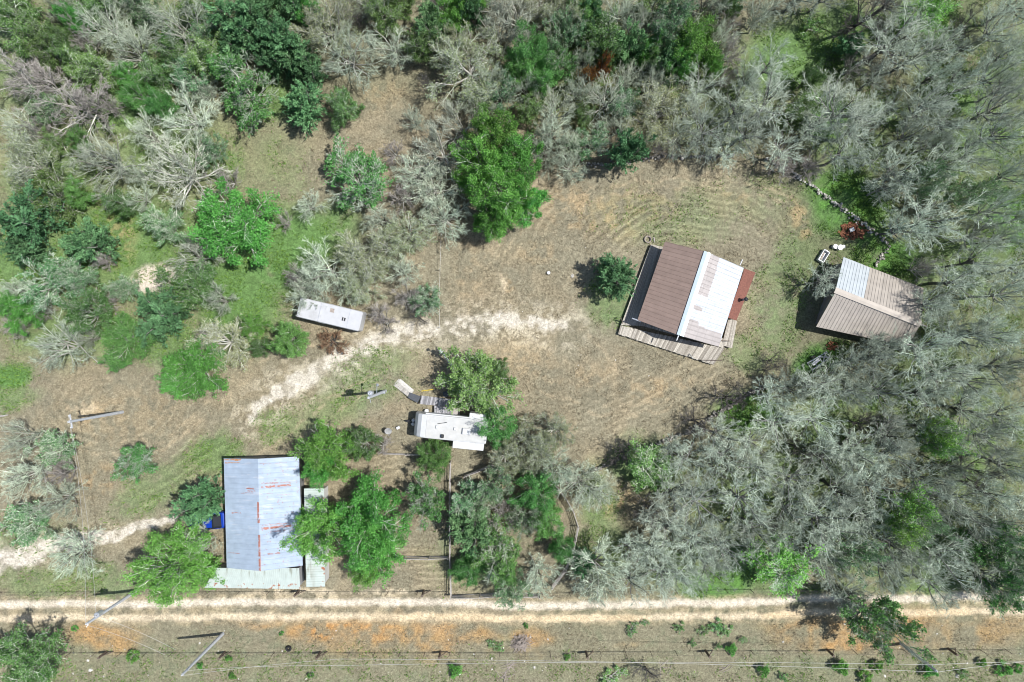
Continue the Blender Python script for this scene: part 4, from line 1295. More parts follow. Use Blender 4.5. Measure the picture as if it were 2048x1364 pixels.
def ring(m, R0, r0, z=0.12, n=20):
    pts = [(R0 * math.cos(2 * math.pi * i / n), R0 * math.sin(2 * math.pi * i / n), z) for i in range(n + 1)]
    m.path(pts, r0, 8)
clutter('hose_coil', 'coil of pale hose on the ground at the upper left corner of the house', 'hose', 1295, 479, 0, lambda m: (ring(m, .36, .05, .06), ring(m, .30, .05, .13), ring(m, .34, .05, .2)), 'stick')
clutter('plank', 'short pale plank beside the hose coil at the house corner', 'plank', 1308, 480, 0, lambda m: m.box((0, 0, .05), (.12, .55, .08), .1, .01), 'rail_wood')
clutter('old_tire', 'old dark tire lying in the strip below the dirt road', 'tire', 578, 1296, 0, lambda m: (ring(m, .21, .11, .11), ring(m, .21, .10, .2)), 'rubber')
clutter('white_bucket', 'small white bucket alone in the mown yard left of the round cedar', 'bucket', 1097, 546, 0, lambda m: drum(m, .17, .3), 'plastic_white')


def sticks(m, n, spread, seed, lo, hi, zmax, r0=.035):
    r = random.Random(seed)
    for i in range(n):
        a, d = r.uniform(0, 6.28), spread * r.random() ** .7
        c = Vector((d * math.cos(a), d * math.sin(a) * .75, r.uniform(.03, zmax) * (1.1 - d / spread)))
        b = r.uniform(0, 6.28); L_ = r.uniform(lo, hi)
        v = Vector((math.cos(b), math.sin(b), r.uniform(-.15, .25))) * L_ / 2
        e = Vector((r.uniform(-.1, .1), r.uniform(-.1, .1), 0)) * L_
        m.tube(c - v, c + e, r0 * r.uniform(.6, 1.3), r0, 5); m.tube(c + e, c + v, r0, r0 * .5, 5)
clutter('brush_pile', 'pile of grey brush on the orange earth below the dirt road', 'brush pile', 1042, 1284, 0, lambda m: sticks(m, 120, .9, 7, .6, 1.6, .7, .03), 'stick')
for i, (x, y, s, lb) in enumerate([(1013, 1332, .9, 'scatter of broken branches just below the brush pile'), (1008, 1352, .7, 'few thin sticks near the bottom edge under the brush pile'), (1330, 1334, .8, 'pale dead branch in the strip right of the middle, near the wires'), (1448, 1336, .4, 'short dead branch by the wires at lower right')]):
    clutter('fallen_branch', lb, 'branch', x, y, 0, lambda m: sticks(m, 10 if i < 2 else 4, s, 20 + i, .7, 1.8, .1, .035), 'stick', 'fallen branches')
clutter('log', 'pale log lying across the clearing beside the big round green tree', 'log', 545, 417, .12, lambda m: (m.tube((-1.0, .05, 0), (.2, 0, .03), .1, .09, 8), m.tube((.2, 0, .03), (1.0, -.1, 0), .09, .05, 8)), 'rail_wood')
clutter('log', 'pale log at the left photo edge above the bare grey trees', 'log', 5, 832, .12, lambda m: (m.tube((-.6, -.05, 0), (.3, .05, .02), .1, .09, 8), m.tube((.3, .05, .02), (.7, .14, .05), .09, .06, 8)), 'rail_wood')
p = P(916, 746, 0)
lp = thing('leaning_post', 'pale leaning post with a white cap at the upper left of the large green tree', 'post', p)
q = P(883, 704, 1.7) - p
m = MB(); m.tube((0, 0, .05), q * .55, .14, .12, 10); m.tube(q * .55, q, .12, .10, 10); m.build('shaft', M['pole_wood'], lp)
m = MB(); m.tube(q, q + q.normalized() * .35, .22, .15, 12); m.build('cap', M['plastic_white'], lp)

r = np.random.default_rng(5)
n = 150
mask = np.clip(smooth(GY, 1240, 1270) * .9 + .05 * (GX > 900) * (GX < 1500) * (GY > 350) * (GY < 900), 0, 1) * (1 - GROAD) * (GY < 1400) * (GX > -50) * (GX < 2100) * (GY > 0)
pp = sample_mask(mask, n, r)
V, T, C = stones([(x, y, .02) for x, y in pp], np.clip(r.exponential(.045, n) + .03, .03, .22), r, (alb(190, 184, 172), alb(238, 234, 224)))
tag(link('loose_stones', mesh_np('loose_stones', V, None, T, [M['stone']], None, False, C)), 'loose pale stones scattered over the roadside strip', 'stones', None, 'stuff')

# ------------------------------------------------------------------ trees
def unit(v):
    return v / np.maximum(np.linalg.norm(v, axis=-1, keepdims=True), 1e-9)


def grow(r, start, d, L, K, jit, up, rad0, rad1):
    """polylines (N,K,3) stepping from start along d"""
    N = len(start)
    P_ = np.zeros((N, K, 3)); P_[:, 0] = start
    st = (np.asarray(L) / (K - 1))[:, None]
    for k in range(1, K):
        d = unit(d + r.normal(0, jit, (N, 3)) + np.array([0, 0, up]))
        P_[:, k] = P_[:, k - 1] + d * st
    t = np.linspace(0, 1, K)[None]
    return P_, rad0[:, None] * (1 - t) + rad1[:, None] * t


def sprout(r, par, prad, n, tlo, thi, alo, ahi, lfac, K, jit, up, rfac, rmin):
    N, Kp = par.shape[:2]
    t = (np.tile((np.arange(n) + .5) / n, (N, 1)) + r.uniform(-.5, .5, (N, n)) / n) * (thi - tlo) + tlo
    f = np.clip(t * (Kp - 1), 0, Kp - 1.001); i = f.astype(int); f = f - i
    ar = np.arange(N)[:, None]
    p = par[ar, i] * (1 - f[..., None]) + par[ar, i + 1] * f[..., None]
    d = unit(par[ar, i + 1] - par[ar, i])
    rad = prad[ar, i] * (1 - f) + prad[ar, i + 1] * f
    L = np.linalg.norm(np.diff(par, axis=1), axis=-1).sum(1)[:, None] * lfac * (1.15 - .6 * t) * r.uniform(.7, 1.25, (N, n))
    p = p.reshape(-1, 3); d = d.reshape(-1, 3)
    q = unit(np.cross(d, unit(r.normal(0, 1, d.shape))))
    a = np.radians(r.uniform(alo, ahi, len(d)))[:, None]
    d2 = d * np.cos(a) + q * np.sin(a)
    r0 = np.maximum(rad.ravel() * rfac, rmin)
    return grow(r, p, d2, L.ravel(), K, jit, up, r0, np.maximum(r0 * .45, rmin * .7))


def tubes(P_, R_, s, r, voff):
    N, K = P_.shape[:2]
    d = unit(P_[:, -1] - P_[:, 0])
    ref = np.where(np.abs(d[:, 2:3]) > .8, np.array([[1., 0, 0]]), np.array([[0, 0, 1.]]))
    a = unit(np.cross(d, ref)); b = np.cross(d, a)
    th = 2 * np.pi * np.arange(s) / s
    off = a[:, None] * np.cos(th)[None, :, None] + b[:, None] * np.sin(th)[None, :, None]
    V = P_[:, :, None] + off[:, None] * R_[:, :, None, None]
    ix = np.arange(N * K * s).reshape(N, K, s) + voff
    q = np.stack([ix[:, :-1], np.roll(ix, -1, 2)[:, :-1], np.roll(ix, -1, 2)[:, 1:], ix[:, 1:]], -1).reshape(-1, 4)
    return V.reshape(-1, 3), q, np.repeat(r.random(N), K * s)


def leaves(r, pts, size, asp, up, d=None, dmix=0.0):
    n = len(pts)
    ax = unit(r.normal(0, 1, (n, 3)))
    if d is not None:
        ax = unit(ax * (1 - dmix) + d * dmix)
    nr = unit(r.normal(0, 1, (n, 3)) + np.array([0, 0, up]))
    sd = unit(np.cross(nr, ax)); nr = np.cross(ax, sd)
    L = (size * r.uniform(.6, 1.4, n))[:, None]
    W = L * asp
    b = pts - ax * L * .5
    V = np.stack([b, pts + sd * W * .5 - nr * L * .08, pts + ax * L * .5, pts - sd * W * .5 + nr * L * .10], 1).reshape(-1, 3)
    o = np.arange(n)[:, None] * 4
    T = np.concatenate([o + [0, 1, 2], o + [0, 2, 3]], 1).reshape(-1, 3)
    return V, T


class Proto:
    pass


def tree_proto(seed, R, Ht, trunk=.2, nl=13, ns=(6, 7, 7), ang=(20, 68), up=.05, twig=.011, bark='bark', twigm='twig_sage',
               nleaf=0, leafm=None, lsize=.16, lasp=.65, spread=.12, twiglets=True, stems=1, lup=.6, hole=0.0):
    r = np.random.default_rng(seed)
    tr0 = .045 * R + .03
    st = np.zeros((stems, 3)); st[:, :2] = r.normal(0, .12 * (stems > 1) * R / 3, (stems, 2))
    d = unit(np.concatenate([r.normal(0, .10 if stems == 1 else .4, (stems, 2)), np.ones((stems, 1))], 1))
    T0, TR = grow(r, st, d, np.full(stems, trunk * Ht), 5, .07, .1, np.full(stems, tr0 / stems ** .5), np.full(stems, tr0 * .8 / stems ** .5))
    N = nl
    k = np.arange(N) % stems
    az = 2 * np.pi * (np.arange(N) + r.uniform(-.35, .35, N)) / N * 1.0 + r.uniform(0, 6)
    a = np.radians(r.uniform(ang[0], ang[1], N))
    a[0] *= .3
    d = np.stack([np.cos(az) * np.sin(a), np.sin(az) * np.sin(a), np.cos(a)], -1)
    V_ = max(.5, Ht * (1 - trunk) * .8)
    L = 1 / np.sqrt((np.sin(a) / (R * .80)) ** 2 + (np.cos(a) / V_) ** 2) * r.uniform(.72, 1.0, N)
    f = r.uniform(.55, 1, N) * 3.999; i = f.astype(int); f = (f - i)[:, None]
    s = T0[k, i] * (1 - f) + T0[k, i + 1] * f
    L1, R1 = grow(r, s, d, L, 7, .10, up, np.full(N, tr0 * .52), np.full(N, tr0 * .14))
    L2, R2 = sprout(r, L1, R1, ns[0], .22, 1, 24, 62, .55, 5, .11, up, .6, twig * 1.9)
    L3, R3 = sprout(r, L2, R2, ns[1], .15, 1, 20, 58, .50, 4, .11, up, .6, twig * 1.35)
    L4, R4 = sprout(r, L3, R3, ns[2], .10, 1, 20, 55, .60, 3, .10, up * .6, .7, twig)
    allp = [T0, L1, L2, L3, L4]
    ctr = np.append(L4[:, -1, :2].mean(0), 0) * np.array([1, 1, 0])
    rad = np.percentile(np.hypot(*(L4[:, -1, :2] - ctr[:2]).T), 94)
    zmax = np.percentile(L4[:, -1, 2], 99.3)
    for A in allp:
        h = np.clip(A[..., 2:3] / zmax, 0, 1)
        A[..., :2] = (A[..., :2] - ctr[:2] * np.minimum(h * 1.6, 1)) * R / rad
        A[..., 2] *= Ht / zmax
    V, Q, W = [], [], []
    n = 0
    for A, B, sd in ((T0, TR, 8), (L1, R1, 6)):
        v, q, w_ = tubes(A, B, sd, r, n); V.append(v); Q.append(q); W.append(w_); n += len(v)
    p = Proto()
    p.R, p.H = R, Ht
    p.trunk = mesh_np('trunk', np.concatenate(V), np.concatenate(Q), None, [M[bark]], None, True, None, np.concatenate(W))
    V, Q, W, T = [], [], [], []
    n = 0
    lv = [(L2, R2, 4), (L3, R3, 3)]
    if twiglets:
        lv.append((L4, R4, 3))
    for A, B, sd in lv:
        v, q, w_ = tubes(A, B, sd, r, n); V.append(v); Q.append(q); W.append(w_); n += len(v)
    nq = sum(len(q) for q in Q); nt_ = 0
    if nleaf:
        if hole > 0:
            grp = r.random(len(L2)) > hole            # some boughs carry no leaves at all
            keep = np.repeat(grp, ns[1] * ns[2])
        else:
            keep = np.ones(len(L4), bool)
        ids = np.flatnonzero(keep)[r.integers(0, keep.sum(), nleaf)]
        t = r.uniform(.1, 1, nleaf) * 1.999; i = t.astype(int); f = (t - i)[:, None]
        pts = L4[ids, i] * (1 - f) + L4[ids, i + 1] * f + r.normal(0, spread, (nleaf, 3))
        pts[:, 2] = np.maximum(pts[:, 2], .1)
        dd = unit(L4[ids, 2] - L4[ids, 0])
        v, t_ = leaves(r, pts, lsize, lasp, lup, dd, .5)
        tw = (.5 * r.random(len(L2)).repeat(ns[1] * ns[2]) + .5 * r.random(len(L3)).repeat(ns[2]))[ids]
        V.append(v); T.append(t_ + n); n += len(v); nt_ = len(t_)
        W.append(np.repeat(np.clip(.5 * r.random(nleaf) ** 1.3 + .5 * tw, 0, 1), 4))
    me = mesh_np('crown', np.concatenate(V), np.concatenate(Q), np.concatenate(T) if T else None,
                 [M[twigm]] + ([M[leafm]] if leafm else []),
                 np.concatenate([np.zeros(nq, int), np.ones(nt_, int)]), False, None, np.concatenate(W))
    p.crown = me
    return p


def cedar_proto(seed, R, Ht, leafm='leaf_cedar', nleaf=12000, lsize=.24, tops=3):
    r = np.random.default_rng(seed)
    V, Q, W = [], [], []; n = 0
    LV, LT, LW = [], [], []
    st = np.zeros((tops, 3)); a = 2 * np.pi * np.arange(tops) / tops + r.uniform(0, 6)
    d = unit(np.stack([np.cos(a) * .28, np.sin(a) * .28, np.ones(tops)], -1))
    T0, TR = grow(r, st, d, r.uniform(.78, 1.0, tops) * Ht, 8, .06, .05, np.full(tops, .1), np.full(tops, .015))
    v, q, w_ = tubes(T0, TR, 6, r, 0)
    p = Proto(); p.R, p.H = R, Ht
    B1, BR = sprout(r, T0, TR, 34, .10, .98, 45, 80, .34, 5, .10, .05, .45, .012)
    B2, B2R = sprout(r, B1, BR, 9, .2, 1, 25, 55, .45, 3, .12, .04, .5, .008)
    rad = np.percentile(np.hypot(B2[:, -1, 0], B2[:, -1, 1]), 95)
    zm = max(B2[..., 2].max(), T0[..., 2].max())
    for A in (T0, B1, B2):
        A[..., :2] *= R / rad; A[..., 2] *= Ht / zm
    v, q, w_ = tubes(T0, TR, 6, r, 0)
    p.trunk = mesh_np('trunk', v, q, None, [M['bark']], None, True, None, w_)
    V, Q, W = [], [], []; n = 0
    for A, B, s in ((B1, BR, 3), (B2, B2R, 3)):
        v, q, w_ = tubes(A, B, s, r, n); V.append(v); Q.append(q); W.append(w_); n += len(v)
    nq = sum(map(len, Q))
    ids = r.integers(0, len(B2), nleaf)
    t = r.uniform(.1, 1, nleaf) * 1.999; i = t.astype(int); f = (t - i)[:, None]
    pts = B2[ids, i] * (1 - f) + B2[ids, i + 1] * f + r.normal(0, .07, (nleaf, 3))
    pts[:, 2] = np.maximum(pts[:, 2], .1)
    lv, lt = leaves(r, pts, lsize, .34, .5, unit(B2[ids, 2] - B2[ids, 0]), .75)
    bw = r.random(len(B1)).repeat(9)[ids]
    V.append(lv); W.append(np.repeat(np.clip(.5 * r.random(nleaf) + .5 * bw, 0, 1), 4))
    p.crown = mesh_np('crown', np.concatenate(V), np.concatenate(Q), lt + n, [M['bark_dark'], M[leafm]],
                      np.concatenate([np.zeros(nq, int), np.ones(len(lt), int)]), False, None, np.concatenate(W))
    return p


PR = {
    'B': [tree_proto(100 + i, 3.0, 6.5, trunk=.16, nl=12, ns=(6, 7, 7), twig=.0085, ang=(22, 74), up=.07, stems=1 + i % 2) for i in range(5)],
    'W': [tree_proto(140 + i, 3.4, 6.5, trunk=.14, nl=12, ns=(6, 7, 6), ang=(25, 78), up=.06, twig=.011, twigm='twig_cream', stems=1 + i % 2) for i in range(3)],
    'F': [tree_proto(200 + i, 3.0, 8.6, trunk=.38, nl=9 + i, ns=(6, 6, 8), ang=(16, 68), up=.09, bark='bark_mid', twig=.008, twigm='twig_forest') for i in range(6)],
    'C': [tree_proto(300 + i, 3.0, 6.5, trunk=.18, nl=13, ang=(22, 72), up=.07, twig=.009, twigm='twig_cream', nleaf=6500, leafm='leaf_pale', lsize=.11) for i in range(4)],
    'G': [tree_proto(400 + i, 2.2, 5.0, trunk=.16, nl=11, ns=(6, 6, 5), ang=(20, 70), up=.08, twig=.0085, twigm='twig_purple', stems=2) for i in range(4)],
    'K': [tree_proto(450 + i, 2.2, 5.5, trunk=.22, nl=7, ns=(6, 6, 5), ang=(20, 75), up=.05, twig=.009, bark='bark_dark', twigm='bark_dark') for i in range(2)],
    'g': [tree_proto(500 + i, 3.0, 7.0, trunk=.2, nl=14, ns=(6, 6, 5), ang=(18, 74), up=.05, twig=.010, twiglets=False, nleaf=20000, leafm='leaf_green', lsize=.145, spread=.16) for i in range(4)],
    'b': [tree_proto(550 + i, 3.0, 7.0, trunk=.2, nl=14, ns=(6, 6, 5), ang=(18, 76), up=.03, twig=.012, twiglets=False, nleaf=20000, leafm='leaf_bright', lsize=.15, spread=.16, hole=.12) for i in range(4)],
    'o': [tree_proto(600 + i, 2.4, 5.0, trunk=.15, nl=14, ns=(6, 6, 5), ang=(18, 74), up=.05, twig=.009, nleaf=11000, leafm='leaf_olive', lsize=.13, stems=2) for i in range(4)],
    'm': [tree_proto(650 + i, 2.8, 6.5, trunk=.18, nl=14, ns=(6, 7, 6), ang=(20, 72), up=.06, twig=.012, nleaf=5200, leafm='leaf_sage', lsize=.16, hole=.25) for i in range(4)],
    'n': [tree_proto(680 + i, 2.8, 7.0, trunk=.18, nl=14, ns=(6, 7, 6), ang=(20, 72), up=.06, twig=.012, nleaf=7000, leafm='leaf_green', lsize=.17, hole=.3) for i in range(3)],
    'l': [tree_proto(700 + i, 2.2, 8.5, trunk=.25, nl=13, ns=(6, 6, 6), ang=(15, 60), up=.08, twig=.009, nleaf=6500, leafm='leaf_lime', lsize=.15, hole=.15) for i in range(2)],
    'c': [cedar_proto(800 + i, 2.4, 6.0) for i in range(4)],
    'd': [cedar_proto(840 + i, 2.4, 5.5, 'leaf_sage') for i in range(2)],
    's': [tree_proto(900 + i, .8, 1.3, trunk=.12, nl=7, ns=(4, 5, 4), ang=(20, 75), up=.05, twig=.006, twiglets=False, nleaf=1500, leafm='leaf_bright', lsize=.12, spread=.06, stems=2) for i in range(3)],
    't': [tree_proto(930 + i, .8, 1.2, trunk=.12, nl=7, ns=(4, 5, 4), ang=(20, 80), up=.04, twig=.006, nleaf=700, leafm='leaf_green', lsize=.10, spread=.06, stems=2) for i in range(2)],
    'y': [tree_proto(960, 3.0, 6.5, trunk=.2, nl=14, ns=(6, 6, 5), ang=(18, 76), up=.03, twig=.010, nleaf=13000, leafm='leaf_yellow', lsize=.15, spread=.13)],
    'q': [tree_proto(952, 1.6, 1.8, trunk=.12, nl=12, ns=(6, 6, 6), ang=(25, 82), up=.02, twig=.009, bark='bark_dark', twigm='twig_rust', nleaf=600, leafm='leaf_brown', lsize=.10, stems=2)],
    'r': [tree_proto(950, 1.6, 1.8, trunk=.12, nl=13, ns=(6, 6, 6), ang=(25, 82), up=.02, twig=.009, twigm='twig_rust', nleaf=1600, leafm='leaf_rust', lsize=.11, stems=2)],
    'w': [tree_proto(970, 3.6, 7.5, trunk=.2, nl=18, ns=(7, 7, 6), ang=(18, 76), up=-.02, twig=.010, twiglets=False, bark='bark_mid', nleaf=30000, leafm='leaf_bright', lsize=.16, lasp=.5, spread=.14)],
}
KIND = {   # name, adjective phrase, group
    'B': ('bare_tree', 'bare sage-grey tree', 'bare grey trees of the scrub'),
    'W': ('bare_tree', 'bare tree with long white limbs', 'bare grey trees of the scrub'),
    'F': ('bare_tree', 'tall bare grey-green tree', 'bare trees of the right-hand wood'),
    'C': ('budding_tree', 'pale yellowish budding tree', 'pale budding trees'),
    'G': ('bare_tree', 'leafless brownish-grey tree', 'leafless brownish trees'),
    'K': ('bare_tree', 'dark leafless tree', 'dark leafless trees'),  # at some spots its dark tone stands in for tree shadow
    'g': ('leafy_tree', 'leafy green tree', 'leafy green trees'),
    'b': ('leafy_tree', 'bright green leafy tree', 'leafy green trees'),
    'o': ('leafy_tree', 'olive green bushy tree', 'olive green trees'),
    'm': ('half_leafy_tree', 'grey-green tree, half bare', 'half bare trees'),
    'n': ('half_leafy_tree', 'green tree with bare grey boughs', 'half bare trees'),
    'l': ('leafy_tree', 'lime green tree', 'lime green trees'),
    'c': ('cedar_tree', 'dark bluish-green cedar', 'cedar trees'),
    'd': ('cedar_tree', 'pale green cedar', 'cedar trees'),
    's': ('green_shrub', 'small bright green shrub', 'small shrubs of the roadside'),
    't': ('low_shrub', 'sparse low green shrub', 'small shrubs of the roadside'),
    'r': ('rusty_bush', 'rust-coloured bush', None),
    'y': ('leafy_tree', 'yellow-green leafy tree', 'leafy green trees'),
    'q': ('rusty_bush', 'rust-brown bush', None),
    'w': ('leafy_tree', 'feathery green tree', 'leafy green trees'),
}
